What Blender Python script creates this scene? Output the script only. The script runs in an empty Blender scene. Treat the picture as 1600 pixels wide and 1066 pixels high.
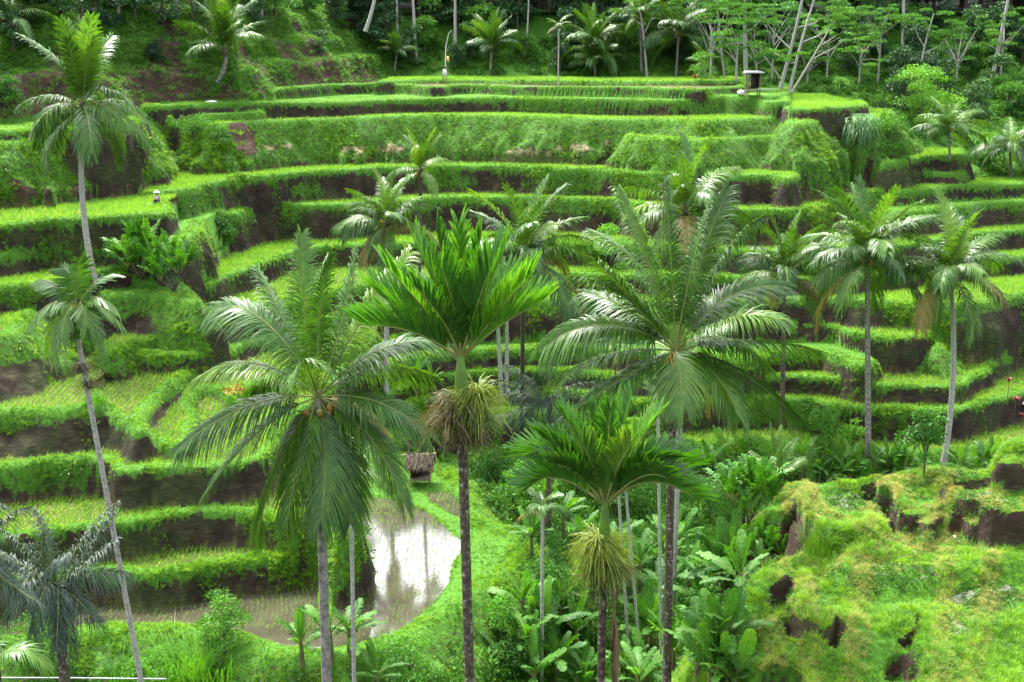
import bpy, math, random
import numpy as np
from mathutils import Vector, Matrix, noise as mnoise
random.seed(7); rng = np.random.default_rng(11)
SC = bpy.context.scene
COL = SC.collection
# ------------------------------------------------------------------ camera
F = 1931.0; YH = 60.0; CAMZ = 40.0
PITCH = math.atan((533 - YH) / F)
cd = bpy.data.cameras.new('camera'); cam = bpy.data.objects.new('camera', cd); COL.objects.link(cam)
cam.location = (0, 0, CAMZ); cam.rotation_euler = (math.pi / 2 - PITCH, 0, 0)
cd.sensor_width = 36; cd.lens = F / 1600 * 36; cd.clip_start = 0.5; cd.clip_end = 2000
SC.camera = cam
# ------------------------------------------------------------------ light: soft overcast day
SUN_EL, SUN_AZ = math.radians(62), math.radians(-28)      # azimuth from +Y (beyond the hill), to the left
wd = bpy.data.worlds.new('World'); SC.world = wd; wd.use_nodes = True
wn = wd.node_tree; wn.nodes.clear()
sky = wn.nodes.new('ShaderNodeTexSky'); sky.sky_type = 'NISHITA'; sky.sun_disc = False
sky.sun_elevation = SUN_EL; sky.sun_rotation = SUN_AZ; sky.air_density = 1.2; sky.dust_density = 5.0; sky.ozone_density = 1.0
hs = wn.nodes.new('ShaderNodeHueSaturation'); hs.inputs['Saturation'].default_value = 0.42
bg = wn.nodes.new('ShaderNodeBackground'); bg.inputs[1].default_value = 0.125
wo = wn.nodes.new('ShaderNodeOutputWorld')
wn.links.new(sky.outputs[0], hs.inputs['Color']); wn.links.new(hs.outputs[0], bg.inputs[0]); wn.links.new(bg.outputs[0], wo.inputs[0])
sl = bpy.data.lights.new('sun', 'SUN'); sl.energy = 1.5; sl.angle = math.radians(12); sl.color = (1, .98, .94)
so = bpy.data.objects.new('sun', sl); COL.objects.link(so)
sd = Vector((math.sin(SUN_AZ) * math.cos(SUN_EL), math.cos(SUN_AZ) * math.cos(SUN_EL), math.sin(SUN_EL)))
so.rotation_euler = sd.to_track_quat('Z', 'Y').to_euler()
SC.view_settings.view_transform = 'Standard'; SC.view_settings.look = 'None'
SC.view_settings.exposure = 2.6; SC.view_settings.gamma = 1.0
# ------------------------------------------------------------------ helpers
CP, SP = math.cos(PITCH), math.sin(PITCH)
def ray(x, y):
    u = (x - 800) / F; v = -(y - 533) / F
    return np.array((u, CP + v * SP, -SP + v * CP))
def atH(x, y, H):                      # the point seen at photo pixel (x,y) lying H metres below the camera's height
    d = ray(x, y); t = -H / d[2]; p = d * t
    return np.array((p[0], p[1], CAMZ - H))
def atD(x, y, D):                      # the point seen at photo pixel (x,y) at ground distance D
    d = ray(x, y); t = D / d[1]; p = d * t
    return np.array((p[0], p[1], CAMZ + p[2]))
def proj(P):                           # world points (n,3) to photo pixels
    P = np.atleast_2d(P); X = P[:, 0]; Y = P[:, 1]; Z = P[:, 2] - CAMZ
    zc = Y * CP - Z * SP; up = Y * SP + Z * CP
    return 800 + F * X / zc, 533 - F * up / zc, zc
def tag(o, label=None, cat=None, group=None, kind=None):
    if label: o['label'] = label
    if cat: o['category'] = cat
    if group: o['group'] = group
    if kind: o['kind'] = kind
    return o
def mesh_np(name, V, Fc, mat=None, smooth=False, uv=None):
    V = np.asarray(V, dtype=np.float32); Fc = np.asarray(Fc, dtype=np.int32)
    me = bpy.data.meshes.new(name); k = Fc.shape[1]
    me.vertices.add(len(V)); me.vertices.foreach_set('co', V.ravel())
    me.loops.add(Fc.size); me.loops.foreach_set('vertex_index', Fc.ravel())
    me.polygons.add(len(Fc)); me.polygons.foreach_set('loop_start', np.arange(0, Fc.size, k, dtype=np.int32))
    me.polygons.foreach_set('loop_total', np.full(len(Fc), k, dtype=np.int32))
    if smooth: me.polygons.foreach_set('use_smooth', np.ones(len(Fc), dtype=bool))
    me.update(calc_edges=True)
    if mat: me.materials.append(mat)
    return me
def link(name, me, parent=None, loc=None):
    o = bpy.data.objects.new(name, me); COL.objects.link(o)
    if parent: o.parent = parent
    if loc is not None: o.location = loc
    return o
def attr(me, name, arr):
    a = me.attributes.new(name, 'FLOAT', 'POINT'); a.data.foreach_set('value', np.asarray(arr, dtype=np.float32).ravel())
def empty(name, loc):
    o = bpy.data.objects.new(name, None); COL.objects.link(o); o.location = loc; o.empty_display_size = .3; return o
def sstep(a, b, x):
    t = np.clip((x - a) / (b - a), 0, 1); return t * t * (3 - 2 * t)
# value noise in numpy
_tab = rng.random((256, 256))
def vnoise(x, y, s=1.0, seed=0):
    x = np.asarray(x) / s + seed * 17.3; y = np.asarray(y) / s + seed * 9.7
    xi = np.floor(x).astype(int); yi = np.floor(y).astype(int); fx = x - xi; fy = y - yi
    fx = fx * fx * (3 - 2 * fx); fy = fy * fy * (3 - 2 * fy)
    g = lambda a, b: _tab[a % 256, b % 256]
    return (g(xi, yi) * (1 - fx) + g(xi + 1, yi) * fx) * (1 - fy) + (g(xi, yi + 1) * (1 - fx) + g(xi + 1, yi + 1) * fx) * fy
def fbm(x, y, s, seed=0, o=4):
    r = 0; a = .5
    for i in range(o): r = r + a * vnoise(x, y, s / 2 ** i, seed + i * 3); a *= .5
    return r / (1 - .5 ** o)
# ------------------------------------------------------------------ materials
def new_mat(name):
    m = bpy.data.materials.new(name); m.use_nodes = True; t = m.node_tree; t.nodes.clear()
    out = t.nodes.new('ShaderNodeOutputMaterial'); return m, t, out
def N(t, typ, **kw):
    n = t.nodes.new(typ)
    for k, v in kw.items():
        if k.startswith('i_'):
            key = k[2:].replace('_', ' ')
            n.inputs[int(key) if key.isdigit() else key].default_value = v
        else: setattr(n, k, v)
    return n
def ramp(t, fac, stops):
    r = t.nodes.new('ShaderNodeValToRGB'); e = r.color_ramp.elements
    while len(e) < len(stops): e.new(.5)
    for i, (p, c) in enumerate(stops): e[i].position = p; e[i].color = (c[0], c[1], c[2], 1)
    t.links.new(fac, r.inputs[0]); return r.outputs[0]
def mixc(t, fac, a, b, mode='MIX'):
    m = t.nodes.new('ShaderNodeMix'); m.data_type = 'RGBA'; m.blend_type = mode
    for s, v in ((0, fac), (6, a), (7, b)):
        if hasattr(v, 'is_linked') or hasattr(v, 'links'): t.links.new(v, m.inputs[s])
        else: m.inputs[s].default_value = (*v, 1) if isinstance(v, tuple) and len(v) == 3 else v
    return m.outputs[2]
def noise(t, scale, detail=4, vec=None, rough=.6):
    n = N(t, 'ShaderNodeTexNoise', i_Scale=scale, i_Detail=detail, i_Roughness=rough)
    if vec is None:
        g = N(t, 'ShaderNodeNewGeometry'); vec = g.outputs['Position']
    t.links.new(vec, n.inputs['Vector']); return n.outputs['Fac']
def leaf_mat(name, stops, rough=.45, trans=.3, patch=.15, spec=.4, tcol=1.6):
    """foliage: colour varies by instance / object and by patches in the place; some light passes through"""
    m, t, out = new_mat(name)
    oi = N(t, 'ShaderNodeObjectInfo')
    n1 = noise(t, patch, 3); n2 = noise(t, patch * 9, 2)
    a = N(t, 'ShaderNodeMath', operation='MULTIPLY_ADD', i_1=.30, i_2=-.15); t.links.new(oi.outputs['Random'], a.inputs[0])
    b = N(t, 'ShaderNodeMath', operation='MULTIPLY_ADD', i_1=.5); t.links.new(n1, b.inputs[0]); t.links.new(a.outputs[0], b.inputs[2])
    c = N(t, 'ShaderNodeMath', operation='MULTIPLY_ADD', i_1=.5); t.links.new(n2, c.inputs[0]); t.links.new(b.outputs[0], c.inputs[2])
    col = ramp(t, c.outputs[0], stops)
    p = N(t, 'ShaderNodeBsdfPrincipled', i_Roughness=rough); p.inputs['Specular IOR Level'].default_value = spec
    t.links.new(col, p.inputs['Base Color'])
    tr = N(t, 'ShaderNodeBsdfTranslucent')
    tc = mixc(t, 1.0, col, (tcol, tcol * .95, tcol * .25), 'MULTIPLY'); t.links.new(tc, tr.inputs['Color'])
    mx = N(t, 'ShaderNodeMixShader', i_0=trans); t.links.new(p.outputs[0], mx.inputs[1]); t.links.new(tr.outputs[0], mx.inputs[2])
    t.links.new(mx.outputs[0], out.inputs[0]); return m
# ------------------------------------------------------------------ terrace edges, traced as lines of constant height
# (name, metres below camera height, slope of the wall, share of the wall under grass, field kind, edge points)
SLABS = [
 ('T00', 4.9, 3, .9, 'paddy', [(590,127),(640,125),(700,124),(850,125),(1000,127),(1100,127),(1150,126),(1165,123)]),
 ('T0', 5.25, 5, .35, 'pond', [(372,139),(390,140),(439,137),(540,131),(631,131),(675,134),(733,131),(834,134),(969,136),(1070,139),(1128,137),(1160,134),(1170,128)]),
 ('HP', 6.0, 3, .8, 'grass', [(1105,150),(1130,149),(1160,150),(1200,150),(1222,147),(1230,141),(1232,132)]),
 ('T1', 6.33, 3.5, .55, 'grass', [(226,163),(236,165),(338,161),(439,158),(540,157),(631,153),(817,152),(935,154),(1070,156),(1100,152),(1150,153),(1190,157),(1215,158),(1228,156),(1232,148)]),
 ('T1c', 7.25, 3, .9, 'grass', [(268,180),(278,178),(330,177),(398,176),(403,169)]),
 ('T1b', 6.8, 4, .35, 'paddy', [(1212,158),(1222,163),(1240,168),(1296,167),(1345,164),(1353,157)]),
 ('L1', 7.1, 3, .7, 'grass', [(-140,208),(0,203),(57,201),(120,200),(200,194),(222,185),(230,172)]),
 ('T2', 8.0, 1.5, 1.0, 'paddy', [(-140,230),(0,223),(60,219),(130,214),(200,205),(240,193),(290,191),(338,194),(405,189),(540,184),(665,181),(800,182),(901,183),(1060,187),(1100,189),(1178,186),(1222,184),(1243,191),(1256,191),(1280,186),(1317,184),(1360,184),(1388,181),(1394,170)]),
 ('T3a', 9.5, 1.6, 1.0, 'paddy', [(978,200),(989,213),(1060,216),(1110,218),(1161,213),(1222,211),(1236,209),(1246,200)]),
 ('T4R', 12.0, 3, .8, 'paddy', [(1380,252),(1396,250),(1448,243),(1499,241),(1505,232)]),
 ('T4', 12.5, 3.5, .42, 'paddy', [(212,290),(225,299),(287,294),(314,287),(388,275),(419,274),(473,268),(540,265),(610,261),(699,258),(800,258),(868,262),(935,262),(1003,267),(1070,268),(1110,271),(1161,273),(1208,272),(1232,277),(1249,268),(1296,258),(1364,252),(1398,248),(1408,238)]),
 ('L3', 12.8, 4, .45, 'paddy', [(-140,362),(0,349),(68,341),(152,338),(236,334),(256,333),(264,326),(252,312)]),
 ('U', 13.6, 2, .9, 'grass', [(1376,271),(1400,268),(1440,268),(1480,269),(1502,268),(1508,260)]),
 ('T5R', 14.8, 3, .5, 'paddy', [(1350,300),(1384,297),(1448,295),(1499,289),(1533,289),(1600,287),(1700,285)]),
 ('L4', 14.8, 2.5, .7, 'grass', [(-140,405),(0,395),(34,389),(95,382),(203,382),(243,384),(287,374),(304,362),(315,356),(318,343)]),
 ('T5', 15.2, 3.5, .5, 'paddy', [(285,345),(300,338),(331,332),(365,333),(405,319),(540,316),(699,306),(766,306),(868,307),(969,312),(1003,316),(1080,322),(1161,326),(1229,326),(1269,322),(1296,314),(1334,306),(1346,297)]),
 ('R0', 16.2, 2.2, .8, 'grass', [(1380,325),(1400,330),(1440,328),(1465,324),(1533,315),(1620,312),(1700,312)]),
 ('L5', 16.3, 2.5, .75, 'paddy', [(-140,458),(0,446),(47,441),(101,436),(162,420),(203,414),(215,402)]),
 ('L6', 17.8, 1.6, .95, 'grass', [(150,450),(165,460),(216,457),(260,463),(302,470),(303,460),(292,448),(280,438)]),
 ('L6a', 18.0, 1.2, 1.0, 'paddy', [(-140,540),(0,520),(18,512),(40,497),(62,478),(90,470),(130,468),(150,458)]),
 ('T6', 18.5, 3.5, .35, 'paddy', [(280,452),(286,448),(321,441),(371,421),(422,404),(442,394),(490,385),(540,382),(700,378),(780,378),(881,380),(1000,385),(1100,389),(1250,392),(1400,382),(1533,361),(1620,356),(1700,354)]),
 ('L7', 20.2, 3, .7, 'paddy', [(160,535),(172,547),(203,534),(287,515),(321,505),(377,492),(420,480),(450,462)]),
 ('T7', 20.5, 3, .6, 'paddy', [(340,500),(377,497),(450,474),(540,450),(640,436),(780,428),(900,428),(1100,432),(1300,432),(1450,418),(1540,405),(1620,400),(1700,398)]),
 ('L8', 20.9, 4, .35, 'grass', [(196,532),(200,543),(213,551),(250,553),(294,549),(325,540),(350,520)]),
 ('M1', 21.4, 1.6, .85, 'flower', [(-140,646),(0,641),(60,640),(110,636),(148,630),(160,618),(140,600)]),
 ('T8', 22.0, 2.2, .9, 'paddy', [(60,600),(110,612),(160,628),(185,648),(209,664),(222,668),(222,642),(243,612),(287,582),(314,567),(350,550),(420,520),(540,490),(700,470),(900,466),(1100,468),(1300,466),(1450,474),(1516,471),(1567,463),(1620,456),(1700,450)]),
 ('L10', 22.9, 2.2, .8, 'paddy', [(205,664),(235,678),(270,690),(286,688),(293,665),(306,645),(296,624),(301,608),(322,600),(348,606),(360,620),(385,600),(430,580),(500,560),(560,540),(580,520)]),
 ('M2', 23.6, 4, .3, 'paddy', [(-140,733),(0,723),(68,718),(155,712),(182,715),(192,727),(236,725),(324,724),(390,718),(408,710),(420,695),(445,660),(480,625),(520,595),(545,570)]),
 ('T9', 24.2, 4, .12, 'paddy', [(430,645),(500,600),(560,560),(640,520),(780,504),(900,503),(1060,504),(1185,507),(1229,509),(1296,510),(1330,519),(1381,526),(1408,527),(1448,519),(1475,509),(1489,496),(1492,480)]),
 ('R5', 25.0, 1.2, 1.0, 'grass', [(1470,540),(1480,524),(1533,509),(1600,492),(1700,475)]),
 ('T10', 25.5, 2.5, .7, 'grass', [(430,690),(520,620),(600,570),(700,550),(780,545),(900,543),(1060,556),(1150,560),(1229,549),(1296,549),(1345,571),(1368,560)]),
 ('N1', 25.7, 4, .2, 'paddy', [(-140,850),(0,836),(125,821),(216,807),(287,794),(338,790),(398,795),(439,804),(496,807),(525,815),(545,830),(552,812),(540,780),(500,750),(440,715)]),
 ('T11', 27.0, 4, .3, 'paddy', [(440,730),(500,690),(560,635),(620,600),(700,583),(800,578),(900,578),(1000,590),(1100,592),(1185,588),(1229,586),(1296,590),(1350,597),(1398,600),(1458,602),(1499,597),(1526,583),(1550,566),(1600,546),(1700,515)]),
 ('N2', 27.7, 4, .3, 'paddy', [(-140,925),(50,905),(182,890),(209,893),(270,888),(371,875),(449,867),(480,850),(500,835)]),
 ('T12', 28.4, 3.5, .4, 'paddy', [(440,740),(540,690),(610,640),(700,612),(800,606),(900,612),(1000,625),(1060,627),(1128,620),(1195,620),(1249,624),(1296,632),(1354,637),(1458,639),(1516,634),(1567,617),(1600,607),(1700,585)]),
 ('Q', 29.4, 1.0, 1.0, 'grass', [(-140,1020),(50,998),(142,986),(203,986),(270,986),(371,1001),(430,1022),(530,1026),(600,1014),(650,995),(700,960),(740,932),(780,905),(815,880),(830,850),(815,830),(770,812),(745,798),(730,768),(718,745),(695,726),(650,718),(600,700)]),
 ('T13', 29.6, 2, .6, 'grass', [(520,765),(600,685),(640,655),(720,643),(800,643),(900,645),(980,660),(1030,650)]),
 ('R8', 30.7, 1, 1.0, 'paddy', [(900,690),(980,700),(1060,690),(1180,688),(1364,703),(1460,702),(1600,692),(1700,680)]),
]
PONDS = [  # sunk into the grass terrace by the valley
 ([(-140,1005),(50,985),(142,974),(203,974),(270,974),(371,987),(422,1004),(480,1013),(530,1010),(574,1000),(625,983),(675,946),(706,909),(712,882),(729,844),(712,828),(675,797),(631,777),(560,765),(500,740),(380,740),(100,800),(-140,900)], 29.4),
 ([(658,764),(690,762),(708,764),(724,780),(727,803),(712,803),(690,792),(670,780)], 29.4)]
EXT = dict(T2=2.9, T3a=1.9, L2=2, L6=1.6, L6a=3.0, Q=30, R5=2.2, M1=1.6, T8=1.2, L10=.8, R8=9, T4=.8, U=1.5, L5=.9, L4=.8, T1=.6, T0=.4, T00=.3, L1=.5, T1b=.5)
WALL = dict(T00=.5, T0=1.0, T1=1.5, T1b=1.2, L1=.9, T2=4.5, T3a=3., T4=2.8, L3=2., T4R=1.5, T5=3.2, T8=1.6, T10=1.5, T11=1.4, T12=1.6, T7=1.9, L8=.9, R0=2, Q=9)
X0, X1, Y0, Y1, DX = -82.0, 84.0, 40.0, 182.0, 0.18
gx = np.arange(X0, X1, DX); gy = np.arange(Y0, Y1, DX); NX, NY = len(gx), len(gy)
GX, GY = np.meshgrid(gx, gy, indexing='ij')
def catmull(P, n=6):
    P = np.asarray(P, float); Q = np.vstack([2 * P[0] - P[1], P, 2 * P[-1] - P[-2]]); out = []
    for i in range(1, len(Q) - 2):
        p0, p1, p2, p3 = Q[i - 1:i + 3]
        for t in np.arange(n) / n:
            out.append(.5 * (2 * p1 + (p2 - p0) * t + (2 * p0 - 5 * p1 + 4 * p2 - p3) * t * t + (3 * p1 - p0 - 3 * p2 + p3) * t ** 3))
    out.append(P[-1]); return np.array(out)
def world_line(pts, H, n=5, wob=.35, seed=0):
    W = np.array([atH(p[0], p[1], p[2] if len(p) > 2 else H)[:2] for p in pts])
    C = catmull(W, n)
    d = np.gradient(C, axis=0); nn = np.stack([-d[:, 1], d[:, 0]], 1); nn /= np.linalg.norm(nn, axis=1)[:, None] + 1e-9
    w = (vnoise(C[:, 0], C[:, 1], 3.2, seed) - .5) * 2 * wob
    return C + nn * w[:, None]
def inside_dist(poly, closed_pts, gx, gy, GX, GY, R):
    """even-odd inside mask and distance (capped at R) to the open edge line `poly`; closed_pts closes the area"""
    NX, NY = GX.shape; dx = gx[1] - gx[0]
    full = np.vstack([poly, closed_pts]) if len(closed_pts) else poly
    tog = np.zeros((NX, NY + 1), np.int8)
    m = len(full)
    for i in range(m):
        a, b = full[i], full[(i + 1) % m]
        if a[0] == b[0]: continue
        lo, hi = (a, b) if a[0] < b[0] else (b, a)
        i0 = int(np.ceil((lo[0] - gx[0]) / dx)); i1 = int(np.ceil((hi[0] - gx[0]) / dx))
        i0 = max(i0, 0); i1 = min(i1, NX)
        if i1 <= i0: continue
        xs = gx[i0:i1]; ys = lo[1] + (hi[1] - lo[1]) * (xs - lo[0]) / (hi[0] - lo[0])
        j = np.clip(np.ceil((ys - gy[0]) / dx).astype(int), 0, NY)
        tog[np.arange(i0, i1), j] ^= 1
    ins = (np.cumsum(tog[:, :NY], axis=1) & 1).astype(bool)
    D = np.full((NX, NY), R, np.float32)
    for i in range(len(poly) - 1):
        a, b = poly[i], poly[i + 1]
        xa, xb = min(a[0], b[0]) - R, max(a[0], b[0]) + R; ya, yb = min(a[1], b[1]) - R, max(a[1], b[1]) + R
        i0 = max(int((xa - gx[0]) / dx), 0); i1 = min(int((xb - gx[0]) / dx) + 2, NX)
        j0 = max(int((ya - gy[0]) / dx), 0); j1 = min(int((yb - gy[0]) / dx) + 2, NY)
        if i1 <= i0 or j1 <= j0: continue
        sx = GX[i0:i1, j0:j1] - a[0]; sy = GY[i0:i1, j0:j1] - a[1]; e = b - a; L = e @ e + 1e-9
        t = np.clip((sx * e[0] + sy * e[1]) / L, 0, 1)
        dd = np.hypot(sx - t * e[0], sy - t * e[1])
        D[i0:i1, j0:j1] = np.minimum(D[i0:i1, j0:j1], dd)
    return ins, D
# ground below and around the terraces
base = np.interp(GY, [40, 62, 88, 92, 100, 118, 140, 150, 165, 172, 182], [-36, -36, -34, -33, -32, -24, -13, -9.5, -6.2, -3.2, 4.])
base = base + (fbm(GX, GY, 9, 3) - .5) * 1.2
Z = CAMZ + base; OWN = np.full((NX, NY), -1, np.int16); DROP = np.zeros((NX, NY), np.float32); DIN = np.zeros((NX, NY), np.float32)
SL = np.full((NX, NY), .3, np.float32)
wn1 = fbm(GX, GY, 7, 5, 3); wn2 = fbm(GX, GY, 1.6, 9, 3); wn3 = vnoise(GX, GY, .7, 4)
GRASSW = []
for k, (nm, H, slope, gr, kind, pts) in enumerate(SLABS):
    L = world_line(pts, H, seed=k, wob=.3 if H > 9 else .5)
    far = 178.0
    ins, D = inside_dist(L, np.array([[L[-1][0], far], [L[0][0], far]]), gx, gy, GX, GY, 9.0)
    zk = CAMZ - H + (vnoise(GX, GY, 11, k) - .5) * .25
    ext = EXT.get(nm, 1.0)
    De = D * (1 + .9 * (wn2 - .5)) + .25 * (wn3 - .5) * np.minimum(D, 1)
    gloc = np.clip(gr + (wn1 - .5) * 1.5, 0, 1)                     # grassy stretches lie flatter
    s = slope * (1.6 - 0.7 * gloc)
    fall = np.where(De < .25, De * .6, .15 + (np.minimum(De, ext) - .25) * s + np.maximum(De - ext, 0) * 7)
    hump = .06 * np.exp(-((D - .3) / .3) ** 2)
    rec = .20 * sstep(.3, .75, D) if kind in ('paddy', 'pond', 'flower') else .12 * sstep(.4, 1.5, D)
    h = np.where(ins, zk + hump - rec, zk - fall)
    h = np.where((~ins) & (D >= 8.9), -99, h)
    up = h > Z
    Z = np.where(up, h, Z); OWN = np.where(up, k, OWN)
    DROP = np.where(up, np.where(ins, 0, fall), DROP); DIN = np.where(up, np.where(ins, D, 0), DIN); SL = np.where(up, s, SL)
PW = []
for pts, H in PONDS:
    W = np.array([atH(p[0], p[1], H)[:2] for p in pts]); W = catmull(np.vstack([W, W[:1]]), 5)
    ins, D = inside_dist(W, np.zeros((0, 2)), gx, gy, GX, GY, 3.0)
    q = [i for i, s_ in enumerate(SLABS) if s_[0] == 'Q'][0]
    m = ins & (OWN == q) & (DROP == 0)
    Z = np.where(m, Z - .42 * sstep(0, .7, D), Z); PW.append((m, CAMZ - H - .24))
    DIN = np.where(m, D + .3, DIN); OWN = np.where(m & (D > .35), 100 + len(PW), OWN)
# the grassy hill at upper left
hill = [(-200,200,7.6),(0,192,7.2),(120,180,6.9),(200,172,6.6),(236,162,6.3),(330,154,6.0),(388,143,5.25),(440,136,5.2),(540,128,5.1),(600,120,4.9),(607,113,4.3),(606,108,4.0)]
L = world_line(hill, 6, wob=.8, seed=77)
ins, Dh = inside_dist(L, np.array([[L[-1][0] - 1, 190.], [-200, 190.]]), gx, gy, GX, GY, 40.0)
rise = np.interp(Dh + (fbm(GX, GY, 5, 21) - .5) * 3 * sstep(0, 3, Dh), [0, .4, 2.2, 4, 6, 12, 40], [0, .6, 3.2, 4.2, 6.6, 12.5, 30])
rise = rise + .5 * np.sin(rise * 2.1 + wn1 * 6) * sstep(0, 2, Dh)
hz = CAMZ - 6.2 + rise + np.interp(GX, [-60, -10], [-1.0, 1.0])
HILL = ins & (hz > Z); Z = np.where(HILL, hz, Z); OWN = np.where(HILL, 200, OWN)
Z = Z + np.where((DROP > .3) | (OWN >= 200), (wn2 - .5) * .25, 0)
Z = Z.astype(np.float32)
zdx, zdy = np.gradient(Z, DX); STEEP = np.hypot(zdx, zdy); NRM = np.stack([-zdx, -zdy, np.ones_like(Z)], -1); NRM /= np.linalg.norm(NRM, axis=-1)[..., None]
# how much grass, mud or bare pale earth each spot carries
GR = np.array([s[3] for s in SLABS] + [1.0]); KD = [s[4] for s in SLABS]
own_s = np.where((OWN >= 0) & (OWN < 100), OWN, len(SLABS))
GRs = GR[own_s]; gfrac = np.where(GRs > .9, GRs + (wn1 - .5) * .8, np.clip(GRs * .72 + (wn1 - .5) * 1.5 * GRs + (wn2 - .5) * .35, .08, 1.2))
drop_next = np.zeros_like(Z)
wallH = np.array([WALL.get(s[0], 2.2) for s in SLABS] + [2.2])[own_s]
gmask = np.where(DROP > 0, sstep(gfrac * wallH + .14, gfrac * wallH - .14, DROP + (wn3 - .5) * .3), 1.0)
gmask = np.where((DROP > 0) & (gfrac > .93), 1, gmask)
isfield = np.zeros_like(GX, bool)
for k, kd in enumerate(KD):
    if kd in ('paddy', 'pond', 'flower'): isfield |= (OWN == k) & (DROP == 0) & (DIN > .45)
isfield |= (OWN > 100) & (OWN < 200)
gmask = np.where(isfield, 0, gmask)
gmask = np.where(OWN == -1, .9, gmask)
brown = sstep(.58, .68, fbm(GX, GY, 6, 33, 4) + .2 * sstep(4.5, 1.5, rise))
gmask = np.where(OWN == 200, 1 - brown * .8, gmask)
# bare reddish slip on the high bank, pale dry scrapes under the third terrace
px, py, pz = proj(np.stack([GX, GY, Z], -1).reshape(-1, 3)); PX = px.reshape(GX.shape); PY = py.reshape(GX.shape)
pale = np.zeros_like(Z)
for (cx, cy, rx, ry) in [(375,215,28,22),(545,232,34,7),(600,234,24,8),(890,232,26,9),(950,226,9,9),(430,228,20,6),(830,238,34,5),(42,303,26,13),(120,292,14,8),(20,286,12,6)]:
    pt = atD(cx, cy, 120); q = ((PX - cx) / rx) ** 2 + ((PY - cy) / ry) ** 2
    pale = np.maximum(pale, sstep(1.2, .7, q + (wn2 - .5) * 3.2 + (wn3 - .5) * 1.6) * (DROP > 0))
gmask = np.where(DROP > 0, np.maximum(gmask, sstep(.52, .66, wn2) * .45), gmask); gmask = np.where(pale > .4, np.where(PX < 410, .1, .5), gmask)
for (cx, cy, rx, ry) in [(515,868,55,60),(60,748,90,26),(290,312,55,22),(900,170,120,9),(1130,170,80,12),(345,362,30,28),(1200,645,60,25),(880,290,60,18),(700,285,40,12),(1010,290,50,14),(560,325,60,10),(100,395,90,14),(1300,300,40,20),(480,300,30,12)]:
    gmask = np.where((DROP > 0) & (((PX - cx) / rx) ** 2 + ((PY - cy) / ry) ** 2 + (wn2 - .5) * 2 < 1), 1, gmask)
GM = gmask.astype(np.float32); GCOL = (gmask * np.where((DROP > .35) | (OWN == 200), .55, 1)).astype(np.float32)
V = np.stack([GX, GY, Z], -1).reshape(-1, 3)
ii, jj = np.meshgrid(np.arange(NX - 1), np.arange(NY - 1), indexing='ij'); a = (ii * NY + jj).ravel()
FC = np.stack([a, a + NY, a + NY + 1, a + 1], 1)
def clip_faces(FC, V, m=70):
    cpt = V[FC[:, 0]]; x, y, zc = proj(cpt); ok = (x > -m - 120) & (x < 1600 + m + 120) & (y < 1066 + 200) & (cpt[:, 1] > 5); return FC[ok]
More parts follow.
